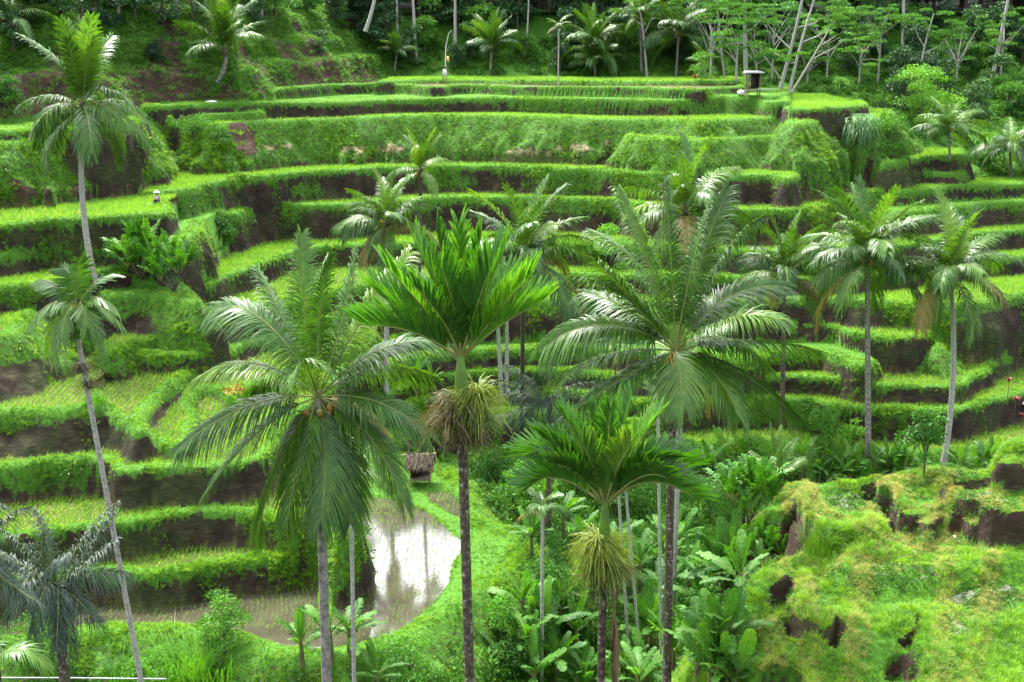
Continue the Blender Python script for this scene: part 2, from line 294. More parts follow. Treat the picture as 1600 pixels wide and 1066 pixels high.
def mat_ground():
    m, t, out = new_mat('terrace_ground')
    at = lambda n: N(t, 'ShaderNodeAttribute', attribute_name=n).outputs['Fac']
    n1 = noise(t, .8, 6); n2 = noise(t, 5, 5); n3 = noise(t, .18, 3)
    earth = ramp(t, n1, [(.28, (.010, .008, .006)), (.5, (.024, .018, .012)), (.68, (.046, .035, .023)), (.85, (.09, .075, .055))])
    moss = ramp(t, n2, [(.3, (.02, .035, .008)), (.7, (.05, .075, .018))])
    mf = N(t, 'ShaderNodeMapRange', i_1=.50, i_2=.62); t.links.new(n3, mf.inputs[0])
    mm = N(t, 'ShaderNodeMath', operation='MULTIPLY', i_1=.55); t.links.new(mf.outputs[0], mm.inputs[0])
    earth = mixc(t, mm.outputs[0], earth, moss)
    pal = ramp(t, n2, [(.3, (.10, .10, .035)), (.7, (.26, .23, .13))])
    pj = N(t, 'ShaderNodeMath', operation='MULTIPLY_ADD', i_1=2.2, i_2=-1.1); t.links.new(noise(t, 1.8, 5), pj.inputs[0]); pa = N(t, 'ShaderNodeMath', operation='ADD'); t.links.new(at('pale'), pa.inputs[0]); t.links.new(pj.outputs[0], pa.inputs[1])
    pr_ = N(t, 'ShaderNodeMapRange', i_1=.6, i_2=1.1); t.links.new(pa.outputs[0], pr_.inputs[0]); c = mixc(t, pr_.outputs[0], earth, pal)
    red = ramp(t, n1, [(.3, (.022, .015, .010)), (.7, (.07, .045, .03))])
    c = mixc(t, at('red'), c, red)
    mud = ramp(t, n1, [(.3, (.04, .048, .012)), (.7, (.085, .09, .025))])
    c = mixc(t, at('mud'), c, mud)
    gra = ramp(t, n2, [(.25, (.025, .08, .007)), (.7, (.07, .20, .014))])
    jt = N(t, 'ShaderNodeMath', operation='MULTIPLY_ADD', i_1=1.3, i_2=-.65); t.links.new(noise(t, 3.5, 4), jt.inputs[0])
    ja = N(t, 'ShaderNodeMath', operation='ADD'); t.links.new(at('grass'), ja.inputs[0]); t.links.new(jt.outputs[0], ja.inputs[1])
    js = N(t, 'ShaderNodeMapRange', i_1=.3, i_2=.62); t.links.new(ja.outputs[0], js.inputs[0])
    g2 = N(t, 'ShaderNodeNewGeometry'); mp = N(t, 'ShaderNodeMapping'); mp.inputs['Scale'].default_value = (1, 1, 4.5); t.links.new(g2.outputs['Position'], mp.inputs['Vector'])
    strat = ramp(t, noise(t, 1.6, 6, mp.outputs[0], .7), [(.3, (.45, .45, .45)), (.7, (1.7, 1.6, 1.5))]); c = mixc(t, 1.0, c, strat, 'MULTIPLY')
    vo = N(t, 'ShaderNodeTexVoronoi', i_Scale=2.2); t.links.new(g2.outputs['Position'], vo.inputs['Vector']); vr = ramp(t, vo.outputs['Distance'], [(.05, (1.8, 1.75, 1.7)), (.16, (1, 1, 1))]); c = mixc(t, .6, c, vr, 'MULTIPLY')
    c = mixc(t, js.outputs[0], c, gra)
    p = N(t, 'ShaderNodeBsdfPrincipled', i_Roughness=.9); p.inputs['Specular IOR Level'].default_value = .2
    t.links.new(c, p.inputs['Base Color'])
    b = N(t, 'ShaderNodeBump', i_Strength=.9, i_Distance=.25); t.links.new(noise(t, 2.5, 8, rough=.7), b.inputs['Height']); t.links.new(b.outputs[0], p.inputs['Normal'])
    t.links.new(p.outputs[0], out.inputs[0]); return m
M_ground = mat_ground()
me = mesh_np('terrain', V, clip_faces(FC, V), M_ground, smooth=True)
attr(me, 'grass', GCOL); attr(me, 'mud', isfield); attr(me, 'pale', pale * (PX > 410)); attr(me, 'red', np.maximum((OWN == 200) * brown, pale * (PX < 410)))
tag(link('terrain', me), kind='structure')
def ground(x, y):
    i = min(max(int(round((x - X0) / DX)), 0), NX - 1); j = min(max(int(round((y - Y0) / DX)), 0), NY - 1); return float(Z[i, j])
def hit(px_, py_, dmin=45, dmax=178):
    """the ground point seen at a photo pixel"""
    d = ray(px_, py_); ts = np.linspace(dmin, dmax, 1400) / d[1]
    X = d[0] * ts; Y = d[1] * ts; Zr = CAMZ + d[2] * ts
    i = np.clip(((X - X0) / DX).round().astype(int), 0, NX - 1); j = np.clip(((Y - Y0) / DX).round().astype(int), 0, NY - 1)
    k = np.argmax(Zr < Z[i, j]); 
    return np.array((X[k], Y[k], Z[i[k], j[k]]))
# ------------------------------------------------------------------ water in the paddies
def mat_water(name, mudc, rough, ior, bump):
    m, t, out = new_mat(name)
    c = ramp(t, noise(t, .5, 4), [(.3, tuple(.7 * v for v in mudc)), (.7, tuple(1.3 * v for v in mudc))])
    p = N(t, 'ShaderNodeBsdfPrincipled', i_Roughness=rough, i_IOR=ior)
    t.links.new(c, p.inputs['Base Color'])
    b = N(t, 'ShaderNodeBump', i_Strength=bump, i_Distance=.02); t.links.new(noise(t, 3.0, 3), b.inputs['Height']); t.links.new(b.outputs[0], p.inputs['Normal'])
    t.links.new(p.outputs[0], out.inputs[0]); return m
M_water = mat_water('paddy_water', (.055, .064, .016), .07, 1.8, .15)
M_pond = mat_water('pond_water', (.05, .045, .03), .05, 2.3, .06)
def dilate(m, n=2):
    for _ in range(n):
        r = m.copy(); r[1:] |= m[:-1]; r[:-1] |= m[1:]; r[:, 1:] |= m[:, :-1]; r[:, :-1] |= m[:, 1:]; m = r
    return m
def water(mask, z, name, mat):
    mk = mask[:-1, :-1]; i, j = np.nonzero(mk)
    if len(i) < 20: return
    a = i * NY + j; FCw = np.stack([a, a + NY, a + NY + 1, a + 1], 1)
    V2 = np.stack([GX.ravel(), GY.ravel(), np.zeros(GX.size)], 1)
    FCw = clip_faces(FCw, np.stack([GX.ravel(), GY.ravel(), Z.ravel()], 1))
    if not len(FCw): return
    u, inv = np.unique(FCw, return_inverse=True)
    Vv = V2[u]; Vv[:, 2] = z if np.isscalar(z) else z.ravel()[u]
    o = link(name, mesh_np(name, Vv, inv.reshape(FCw.shape), mat, smooth=True)); tag(o, kind='structure')
for k, (nm, H, slope, gr, kind, pts) in enumerate(SLABS):
    if kind in ('paddy', 'pond', 'flower'):
        zk = CAMZ - H + (vnoise(GX, GY, 11, k) - .5) * .25
        f = (OWN == k) & (DROP == 0) & (DIN > .5)
        water(dilate(f, 2) & (OWN == k), zk - .21, 'paddy_water', M_pond if kind == 'pond' else M_water)
for m, z in PW: water(dilate(m & (DIN > .5), 2), z, 'pond_water', M_pond)
# ------------------------------------------------------------------ the near hillside at lower right
NEAR = [  # (metres below camera, slope, closed outline)
 (17.9, 3, [(1563,728),(1590,729),(1680,728),(1700,690),(1590,690)]),
 (18.9, 2.5, [(1478,748),(1500,742),(1560,742),(1700,750),(1700,800),(1640,803),(1590,802),(1560,800),(1545,796),(1535,784),(1505,778),(1488,765)]),
 (19.8, 1.6, [(1262,757),(1330,752),(1372,750),(1440,738),(1480,735),(1700,745),(1700,818),(1590,820),(1530,824),(1505,813),(1475,807),(1458,813),(1445,822),(1432,807),(1397,809),(1380,816),(1345,832),(1300,830),(1264,816),(1253,803),(1247,796),(1246,787),(1256,770)]),
 (19.5, 1.2, [(1372,752),(1400,752),(1445,745),(1470,738),(1480,760),(1470,790),(1440,800),(1410,800),(1402,782),(1397,764),(1374,758)]),
 (20.3, 2.0, [(1150,772),(1200,762),(1262,757),(1300,800),(1262,815),(1251,805),(1240,797),(1220,801),(1186,793),(1165,785)]),
 (20.4, 1.2, [(1700,810),(1500,826),(1420,832),(1364,847),(1335,862),(1318,880),(1318,896),(1360,897),(1420,893),(1500,888),(1600,876),(1700,870)]),
 (20.9, 1.0, [(1240,880),(1300,862),(1400,850),(1700,820),(1700,1150),(1450,1120),(1438,1085),(1447,1050),(1432,1012),(1443,985),(1441,952),(1424,965),(1412,985),(1370,995),(1330,985),(1312,962),(1290,979),(1266,976),(1247,947),(1247,918),(1232,908),(1190,915),(1150,918),(1160,895)]),
 (21.9, 1.2, [(1120,935),(1200,900),(1500,900),(1700,1000),(1700,1200),(1300,1180),(1270,1090),(1253,1049),(1200,1044),(1174,1057),(1158,1040),(1120,990)]),
]
SCOOP = [(1215,798,36),(1252,788,7),(1385,765,26),(1412,806,24),(1480,810,28),(1560,800,34),(1590,735,34),(1247,930,24),(1262,965,20),(1290,978,14),(1312,964,20),(1434,960,16),(1440,990,22),(1440,1035,26),(1212,1048,44),(1186,1052,20)]
nx0, nx1, ny0, ny1, nd = 2.0, 34.0, 30.0, 66.0, .085
ngx = np.arange(nx0, nx1, nd); ngy = np.arange(ny0, ny1, nd); MX, MY = len(ngx), len(ngy)
NGX, NGY = np.meshgrid(ngx, ngy, indexing='ij')
q1 = fbm(NGX, NGY, 1.4, 41, 4); q2 = fbm(NGX, NGY, 5, 44, 3); q3 = vnoise(NGX, NGY, .45, 47)
edge = np.array([[14.5, 66], [15.5, 58], [12.8, 54.5], [11.2, 52], [10.0, 48], [8.8, 44], [8.4, 40], [8.0, 34], [8, 30]])
eX = np.interp(NGY, edge[::-1, 1], edge[::-1, 0]) + .6 + (q2 - .5) * 3 + (q1 - .5) * 1.5
NZ = CAMZ - 22.9 + (q2 - .5) * .8 - np.maximum(eX - NGX, 0) * 1.3 - np.maximum(NGY - 57.5 - (q2 - .5) * 3, 0) * 1.0 + np.maximum(40 - NGY, 0) * .15
CV = np.zeros((MX, MY)); NO = np.full((MX, MY), -1); NDROP = np.zeros((MX, MY)); NIN = np.zeros((MX, MY))
for k, (H, slope, pts) in enumerate(NEAR):
    W = np.array([atH(p[0], p[1], H)[:2] for p in pts]); W = catmull(np.vstack([W, W[:1]]), 5)
    ins, D = inside_dist(W, np.zeros((0, 2)), ngx, ngy, NGX, NGY, 5.0)
    sc = np.zeros_like(NGX)
    for (sx, sy, r) in SCOOP:
        c = atH(sx, sy, H); rr = r / F * c[1] * 1.55
        if abs(c[1] - NGY).min() < 3: sc = np.maximum(sc, sstep(1.5, .8, np.hypot(NGX - c[0], (NGY - c[1]) * .8) / rr))
    De = D * (1 + 1.0 * (q1 - .5)) + .15 * (q3 - .5)
    s = slope * .75 * (1 - sc) + 6.5 * sc
    zk = CAMZ - H + (q2 - .5) * .35
    h = np.where(ins, zk + .10 * np.exp(-((D - .25) / .25) ** 2) - .16 * sstep(.3, .9, D), zk - np.where(De < .15, 0, (De - .15) * s))
    h = np.where((~ins) & (D > 4.8), -99, h) - np.maximum(eX - NGX, 0) * 1.1
    CV = np.where(ins & (k != 3), 0, np.maximum(CV, sc * np.exp(-(D / .8) ** 2) * (~ins)))
    up = h > NZ; NZ = np.where(up, h, NZ); NO = np.where(up, k, NO); NDROP = np.where(up, np.where(ins, 0, sc * De * s), NDROP); NIN = np.where(up, np.where(ins, D, 0), NIN)
CV = CV * sstep(0, .3, CV); NZ = NZ - 1.0 * CV; NZ = NZ + (q1 - .5) * .08 + (q3 - .5) * .03
def nhit0(px_, py_):
    d = ray(px_, py_); ts = np.linspace(32, 65, 1200) / d[1]; X = d[0] * ts; Y = d[1] * ts; Zr = CAMZ + d[2] * ts
    i = ((X - nx0) / nd).round().astype(int).clip(0, MX - 1); j = ((Y - ny0) / nd).round().astype(int).clip(0, MY - 1); k = np.argmax(Zr < NZ[i, j]); return (X[k], Y[k])
def near_line(lines):
    D = np.full((MX, MY), 3., np.float32)
    for ln in lines:
        W = catmull(np.array([nhit0(*p) for p in ln]), 5); W = W + (vnoise(W[:, 0], W[:, 1], 1.1, 5)[:, None] - .5) * .5
        D = np.minimum(D, inside_dist(W, np.zeros((0, 2)), ngx, ngy, NGX, NGY, 3.0)[1])
    return D
BUND = near_line([[(1258,765),(1285,798),(1320,818),(1350,828)], [(1262,758),(1320,753),(1368,752)], [(1374,752),(1400,750),(1425,748)], [(1442,737),(1475,752),(1484,775),(1468,798),(1446,822),(1405,852),(1360,878)], [(1165,765),(1205,760),(1245,762)],
    [(1530,795),(1505,825),(1460,852),(1420,868)], [(1480,737),(1520,735),(1560,742)], [(1400,775),(1395,795)], [(1150,1010),(1190,985),(1240,955)], [(1250,915),(1275,960),(1330,985)], [(1318,885),(1370,850),(1440,834),(1520,826)]])
TALL = near_line([[(1250,860),(1290,850),(1340,838)], [(1270,880),(1330,872),(1400,866)], [(1300,995),(1370,985),(1415,962)], [(1455,935),(1520,885),(1598,850)], [(1450,1055),(1520,1005),(1598,970)], [(1260,1000),(1300,1040),(1340,1062)], [(1150,920),(1200,915),(1240,905)], [(1560,735),(1598,722)], [(1480,915),(1550,872),(1598,835)]])
NZ = NZ + .16 * np.exp(-(BUND / .25) ** 2) * (1 + .5 * (q3 - .5)) + .12 * np.exp(-(TALL / .5) ** 2)
ndx, ndy = np.gradient(NZ, nd); NST = np.hypot(ndx, ndy); NNRM = np.stack([-ndx, -ndy, np.ones_like(NZ)], -1); NNRM /= np.linalg.norm(NNRM, axis=-1)[..., None]
nearth = np.clip(sstep(1.3, 2.2, NST) * ((NDROP > .05) | (CV > .05)) + sstep(.35, .6, CV) * .8, 0, 1)
nwet = sstep(.545, .60, fbm(NGX, NGY, 1.5, 61, 4)) * (NIN > .7) * (NST < .35)
_x, _y, _z = proj(np.stack([NGX, NGY, NZ], -1).reshape(-1, 3)); NPX = _x.reshape(NGX.shape); NPY = _y.reshape(NGX.shape); _w = np.zeros_like(NGX)
for (cx, cy, rx, ry) in [(1335,778,44,22),(1385,790,20,12),(1420,825,22,12),(1400,850,40,10),(1520,788,44,20),(1500,745,30,8),(1465,840,40,9),(1225,942,20,14),(1208,985,26,16),(1230,1030,34,10),(1200,1000,20,10),(1430,1035,9,24),(1410,905,90,24),(1330,905,40,14),(1540,935,60,26),(1500,975,40,20),(1310,890,14,6)]:
    _w = np.maximum(_w, sstep(1.2, .7, ((NPX - cx) / rx) ** 2 + ((NPY - cy) / ry) ** 2))
nwet = np.maximum(nwet * .0, _w * sstep(.44, .52, fbm(NGX, NGY, .9, 63, 4)) * (NST < .45) * (CV < .06))
ndry = sstep(.47, .6, fbm(NGX, NGY, 2.6, 71, 4) + .22 * np.exp(-((NIN - .3) / .4) ** 2) * (NO >= 0)) * (NGY > 43.5 + 3 * q2) * (1 - nwet)
ndry = np.maximum(ndry * .25, sstep(.55, .2, BUND) * (.5 + q1))
ndry = ndry * (nearth < .25); NG = np.clip(1 - nearth * 1.6 - nwet * .8 - 1.5 * sstep(.12, .3, CV), 0, 1)
Vn = np.stack([NGX, NGY, NZ], -1).reshape(-1, 3)
ii, jj = np.meshgrid(np.arange(MX - 1), np.arange(MY - 1), indexing='ij'); a = (ii * MY + jj).ravel()
FCn = np.stack([a, a + MY, a + MY + 1, a + 1], 1)
me = mesh_np('near_hillside', Vn, FCn[Vn[FCn[:, 0], 2] > CAMZ - 37], M_ground, smooth=True)
attr(me, 'grass', NG); attr(me, 'mud', nwet); attr(me, 'pale', ndry * .4 * NG); attr(me, 'red', nearth * .6)
tag(link('near_hillside', me), kind='structure')
def nground(x, y):
    i = int(round((x - nx0) / nd)); j = int(round((y - ny0) / nd))
    return float(NZ[i, j]) if 0 <= i < MX and 0 <= j < MY else -99
def nhit(px_, py_):
    d = ray(px_, py_); ts = np.linspace(32, 65, 1200) / d[1]
    X = d[0] * ts; Y = d[1] * ts; Zr = CAMZ + d[2] * ts
    i = ((X - nx0) / nd).round().astype(int); j = ((Y - ny0) / nd).round().astype(int); ok = (i >= 0) & (i < MX) & (j >= 0) & (j < MY)
    zz = np.where(ok, NZ[np.clip(i, 0, MX - 1), np.clip(j, 0, MY - 1)], -99); k = np.argmax(Zr < zz)
    return np.array((X[k], Y[k], zz[k])) if (Zr < zz).any() else None
# puddles: thin sheets cut off by the ground itself
pm = dilate(nwet[:-1, :-1] > .5, 1) & ~dilate((NST > 1.0)[:-1, :-1] | (CV[:-1, :-1] > .08), 3); i, j = np.nonzero(pm); a = i * MY + j; Fw = np.stack([a, a + MY, a + MY + 1, a + 1], 1)
u, inv = np.unique(Fw, return_inverse=True)
loc = NZ.copy()
for _ in range(14): loc[1:-1, 1:-1] = (loc[2:, 1:-1] + loc[:-2, 1:-1] + loc[1:-1, 2:] + loc[1:-1, :-2]) / 4
Vw = np.stack([NGX.ravel()[u], NGY.ravel()[u], loc.ravel()[u] - .0], 1)
tag(link('puddle_water', mesh_np('puddle_water', Vw, inv.reshape(Fw.shape), M_water, smooth=True)), kind='structure')
# ------------------------------------------------------------------ small plants scattered over the ground (uncountable)
def blades(n, length, width, spread, bend, seed, up=.85, seg=2, flat=0):
    r = np.random.default_rng(abs(int(seed))); V = []; Fc = []
    for i in range(n):
        a = r.uniform(0, 2 * math.pi); rad = spread * math.sqrt(r.random()); b = np.array((math.cos(a) * rad, math.sin(a) * rad, 0))
        a2 = a + r.normal(0, .7); d = np.array((math.cos(a2), math.sin(a2), 0)); L = length * r.uniform(.6, 1.15); bd = bend * r.uniform(.4, 1.4)
        side = np.array((-d[1], d[0], 0)); tw = r.uniform(-1, 1); side = side * math.cos(tw) + d * math.sin(tw) * .8
        k0 = len(V)
        for s in range(seg + 1):
            t = s / seg; w = width * (1 - t ** 1.6) * .5 + .0008
            p = b + d * bd * L * t * t + np.array((0, 0, 1)) * L * (up * t - .35 * bd * t ** 3)
            V += [p - side * w, p + side * w]
        for s in range(seg): Fc.append((k0 + 2 * s, k0 + 2 * s + 1, k0 + 2 * s + 3, k0 + 2 * s + 2))
    return np.array(V), np.array(Fc)
def leafclump(n, R, leaf, seed, asp=.45, hgt=.8):
    r = np.random.default_rng(abs(int(seed))); V = []; Fc = []
    for i in range(n):
        v = r.normal(0, 1, 3); v[2] = abs(v[2]) * hgt; v /= np.linalg.norm(v); p = v * R * r.uniform(.35, 1)
        d = v * .7 + r.normal(0, .6, 3); d[2] -= .15; d /= np.linalg.norm(d); s = np.cross(d, r.normal(0, 1, 3)); s /= np.linalg.norm(s)
        L = leaf * r.uniform(.6, 1.3); k0 = len(V)
        V += [p, p + d * L * .5 + s * L * asp * .5, p + d * L, p + d * L * .5 - s * L * asp * .5]; Fc.append((k0, k0 + 1, k0 + 2, k0 + 3))
    return np.array(V), np.array(Fc)
def scatter(name, sources, P, Nn, scl, mat, label_kind='stuff', lean=.5, idx=None):
    """instances of a few small source meshes on a cloud of points"""
    n = len(P); cols = bpy.data.collections.new(name + '_kinds')
    for i, (v, f) in enumerate(sources):
        m_ = mesh_np(name + '_kind', v, f, mat); o = bpy.data.objects.new(name + '_kind', m_); cols.objects.link(o)
    me = bpy.data.meshes.new(name); me.vertices.add(n); me.vertices.foreach_set('co', np.asarray(P, np.float32).ravel())
    ax = Nn * lean + np.array((0, 0, 1.0)) * (1 - lean * .6); ax /= np.linalg.norm(ax, axis=1)[:, None]
    tilt = np.arccos(np.clip(ax[:, 2], -1, 1)); az = np.arctan2(ax[:, 1], ax[:, 0])
    a = me.attributes.new('ax', 'FLOAT_VECTOR', 'POINT'); a.data.foreach_set('vector', ax.astype(np.float32).ravel())
    attr(me, 'yaw', rng.uniform(0, 6.283, n)); attr(me, 'scl', scl)
    a = me.attributes.new('pick', 'INT', 'POINT'); a.data.foreach_set('value', rng.integers(0, len(sources), n).astype(np.int32) if idx is None else idx)
    me.update(); o = link(name, me); tag(o, kind=label_kind)
    g = bpy.data.node_groups.new(name, 'GeometryNodeTree')
    g.interface.new_socket('Geometry', in_out='INPUT', socket_type='NodeSocketGeometry'); g.interface.new_socket('Geometry', in_out='OUTPUT', socket_type='NodeSocketGeometry')
    gi = g.nodes.new('NodeGroupInput'); go = g.nodes.new('NodeGroupOutput'); ip = g.nodes.new('GeometryNodeInstanceOnPoints')
    ci = g.nodes.new('GeometryNodeCollectionInfo'); ci.inputs['Collection'].default_value = cols; ci.inputs['Separate Children'].default_value = True
    def na(nm, dt):
        x = g.nodes.new('GeometryNodeInputNamedAttribute'); x.data_type = dt; x.inputs['Name'].default_value = nm; return x.outputs['Attribute']
    al = g.nodes.new('FunctionNodeAlignRotationToVector'); al.axis = 'Z'
    ar = g.nodes.new('FunctionNodeAxisAngleToRotation'); ar.inputs['Axis'].default_value = (0, 0, 1)
    rr = g.nodes.new('FunctionNodeRotateRotation'); rr.rotation_space = 'LOCAL'
    l = g.links.new
    l(na('ax', 'FLOAT_VECTOR'), al.inputs['Vector']); l(na('yaw', 'FLOAT'), ar.inputs['Angle'])
    l(al.outputs[0], rr.inputs[0]); l(ar.outputs[0], rr.inputs[1])
    l(gi.outputs[0], ip.inputs['Points']); l(ci.outputs[0], ip.inputs['Instance']); ip.inputs['Pick Instance'].default_value = True
    l(na('pick', 'INT'), ip.inputs['Instance Index']); l(rr.outputs[0], ip.inputs['Rotation']); l(na('scl', 'FLOAT'), ip.inputs['Scale'])
    l(ip.outputs[0], go.inputs[0])
    md = o.modifiers.new('scatter', 'NODES'); md.node_group = g
    return o
def visible(P, up=.35, slack=.25, n=70):
    """drop points that neither this camera nor one a step aside could see"""
    x, y, zc = proj(P); ok = (x > -60) & (x < 1660) & (y < 1110) & (y > -60)
    idx = np.nonzero(ok)[0]; Q = P[idx] + np.array((0, 0, up)); C = np.array((0, 0, CAMZ)); v = np.ones(len(idx), bool)
    L = np.linalg.norm(C - Q, axis=1)
    for s in np.concatenate([np.linspace(.5, 12, 26), np.linspace(13, 60, 30)]):
        R = Q + (C - Q) * np.minimum(s / L, 1)[:, None]
        i = ((R[:, 0] - X0) / DX).round().astype(int); j = ((R[:, 1] - Y0) / DX).round().astype(int)
        inn = (i >= 0) & (i < NX) & (j >= 0) & (j < NY)
        zz = np.where(inn, Z[np.clip(i, 0, NX - 1), np.clip(j, 0, NY - 1)], -99); v &= ~(zz > R[:, 2] + slack)
        i = ((R[:, 0] - nx0) / nd).round().astype(int); j = ((R[:, 1] - ny0) / nd).round().astype(int)
        inn = (i >= 0) & (i < MX) & (j >= 0) & (j < MY)
        zz = np.where(inn, NZ[np.clip(i, 0, MX - 1), np.clip(j, 0, MY - 1)], -99); v &= ~(zz > R[:, 2] + slack + .3)
    r = np.zeros(len(P), bool); r[idx[v]] = True; return r
def sample(weight, gx, gy, GZ, NR, d, stp, cap=6):
    """random points, `weight` of them per square metre of true surface"""
    lam = np.clip(weight * d * d * np.minimum(np.sqrt(1 + stp ** 2), cap), 0, 60); n = rng.poisson(lam); i, j = np.nonzero(n); c = n[i, j]
    i = np.repeat(i, c); j = np.repeat(j, c); ox = rng.uniform(-.5, .5, len(i)); oy = rng.uniform(-.5, .5, len(i))
    nr = NR[i, j]; z = GZ[i, j] - (nr[:, 0] * ox + nr[:, 1] * oy) / np.maximum(nr[:, 2], .15) * d
    lo = np.minimum.reduce([GZ[i, j], GZ[np.clip(i + 1, 0, GZ.shape[0] - 1), j], GZ[i, np.clip(j + 1, 0, GZ.shape[1] - 1)], GZ[i, np.clip(j - 1, 0, GZ.shape[1] - 1)], GZ[np.clip(i - 1, 0, GZ.shape[0] - 1), j]])
    hi = np.maximum.reduce([GZ[i, j], GZ[np.clip(i + 1, 0, GZ.shape[0] - 1), j], GZ[i, np.clip(j + 1, 0, GZ.shape[1] - 1)], GZ[i, np.clip(j - 1, 0, GZ.shape[1] - 1)], GZ[np.clip(i - 1, 0, GZ.shape[0] - 1), j]])
    return np.stack([gx[i] + ox * d, gy[j] + oy * d, np.clip(z, lo, hi)], 1), nr, i, j
M_grass = leaf_mat('grass_blades', [(.24, (.024, .08, .005)), (.42, (.075, .205, .008)), (.58, (.165, .34, .012)), (.80, (.32, .47, .03))], rough=.5, trans=.35, patch=.22)
M_hillg = leaf_mat('hill_grass', [(.25, (.028, .09, .009)), (.5, (.065, .185, .015)), (.8, (.14, .30, .03))], rough=.6, trans=.3, patch=.3)
M_rice = leaf_mat('rice_shoots', [(.25, (.08, .22, .02)), (.5, (.15, .34, .03)), (.8, (.28, .44, .06))], rough=.5, trans=.4, patch=.2)
M_dry = leaf_mat('dry_grass', [(.3, (.14, .17, .02)), (.5, (.26, .26, .04)), (.8, (.42, .33, .15))], rough=.7, trans=.3, patch=.5)
M_weed = leaf_mat('weed_leaves', [(.25, (.015, .055, .006)), (.5, (.04, .13, .01)), (.8, (.11, .24, .02))], rough=.4, trans=.3, patch=.3)
tufts = [blades(16, .34, .034, .13, .55, s) for s in range(5)]
# terrace banks
wgt = GM * (OWN < 100) * (OWN >= 0)
dens = 33 * (75 / np.maximum(GY, 55)) ** 1.1
P, NR_, I, J = sample(wgt * dens * np.where(DROP > .3, .95 * np.clip((wn2 - .25) * 3.0, .2, 1.6), 1.5) * (.45 + .9 * wn1) * np.where((DIN > 1.2) & (DROP == 0), .5, 1), gx, gy, Z, NRM, DX, STEEP)
v = visible(P); P = P[v]; NR_ = NR_[v]; I = I[v]; J = J[v]
sc = rng.uniform(.4, 1.0, len(P)) * np.interp(wn3[I, J] * .5 + wn2[I, J] * .5, [.3, .7], [.7, 1.35]) * np.interp(P[:, 1], [60, 85, 100, 125, 150], [.85, 1.0, 1.0, .8, .7]) * np.where(wn1[I, J] > .55, 1.25, .9) * np.where((DIN[I, J] > 1.2), .7, 1)
print('terrace tufts', len(P)); scatter('terrace_grass', tufts, P - NR_ * .02, NR_, sc * (1 + .9 * ((PX[I, J] > 225) & (PX[I, J] < 385) & (PY[I, J] > 205) & (PY[I, J] < 278))) * np.where(DROP[I, J] > .3, .85, .72), M_grass, lean=.75)
# grass hill beyond
P, NR_, I, J = sample((OWN == 200) * (GM * 8 + 1.5), gx, gy, Z, NRM, DX, STEEP)
v = visible(P); P = P[v]; NR_ = NR_[v]
print('hill tufts', len(P)); scatter('hill_grass', [blades(14, .5, .06, .25, .6, 30 + s) for s in range(3)], P, NR_, rng.uniform(.6, 1.3, len(P)), M_hillg, lean=.5)
# leafy weeds on the banks
P, NR_, I, J = sample(wgt * sstep(.5, .62, fbm(GX, GY, 3.5, 91)) * (DROP > .2) * 1.0, gx, gy, Z, NRM, DX, STEEP)
v = visible(P); P = P[v]; NR_ = NR_[v]
weeds = [leafclump(26, .28, .17, 60 + s) for s in range(4)]
print('weeds', len(P)); scatter('bank_weeds', weeds, P, NR_, rng.uniform(.6, 1.4, len(P)), M_weed, lean=.8)
# ragged dark undergrowth where no terrace lies
wb = (OWN == -1) * (GY < 176) * np.where(GY < 112, 1.6, .9)
q = [i for i, s_ in enumerate(SLABS) if s_[0] in ('Q', 'R8', 'T13')]
wb = wb + np.isin(OWN, q) * (DROP > 1.2) * 1.1
P, NR_, I, J = sample(wb * (.3 + 1.4 * wn1), gx, gy, Z, NRM, DX, STEEP, cap=2)
v = visible(P, up=.8, slack=.6); P = P[v]; NR_ = NR_[v]
M_under = leaf_mat('undergrowth_leaves', [(.25, (.016, .055, .008)), (.5, (.04, .125, .014)), (.8, (.10, .24, .022))], rough=.6, trans=.25, patch=.12, spec=.2)
print('undergrowth', len(P)); scatter('undergrowth', [leafclump(60, .75, .34, 70 + s, hgt=.9) for s in range(4)], P, NR_, rng.uniform(.5, 1.2, len(P)), M_under, lean=.3)
# rice seedlings planted in rows
sp = .27
rx = np.arange(-70, 70, sp); ry = np.arange(58, 166, sp * .85); RX, RY = np.meshgrid(rx, ry)
RX = (RX + (vnoise(RX, RY, 9, 5) - .5) * 3 + rng.normal(0, .025, RX.shape)).ravel(); RY = (RY + (vnoise(RX.reshape(RY.shape), RY, 9, 6) - .5) * 3 + rng.normal(0, .025, RY.shape)).ravel()
i = ((RX - X0) / DX).round().astype(int).clip(0, NX - 1); j = ((RY - Y0) / DX).round().astype(int).clip(0, NY - 1)
ok = isfield[i, j] & ((OWN[i, j] != 1)) & (rng.random(len(RX)) > np.where(OWN[i, j] > 100, np.where((PX[i, j] > 556) & (PY[i, j] > 800), .5, .2), .05))
P = np.stack([RX, RY, np.where(OWN[i, j] > 100, CAMZ - 29.4 - .30, Z[i, j])], 1)[ok]; v = visible(P, up=.3, slack=.3); P = P[v]; Dd = P[:, 1]
print('rice', len(P)); scatter('rice_seedlings', [blades(8, .34, .026, .045, .4, 90 + s) for s in range(4)], P, np.tile((0, 0, 1.), (len(P), 1)), rng.uniform(.75, 1.2, len(P)) * np.where(OWN[((P[:, 0] - X0) / DX).round().astype(int).clip(0, NX - 1), ((Dd - Y0) / DX).round().astype(int).clip(0, NY - 1)] > 100, .72, np.interp(Dd, [60, 90, 120, 150], [1.1, 1.25, 1.4, 1.2])), M_rice, lean=.1)
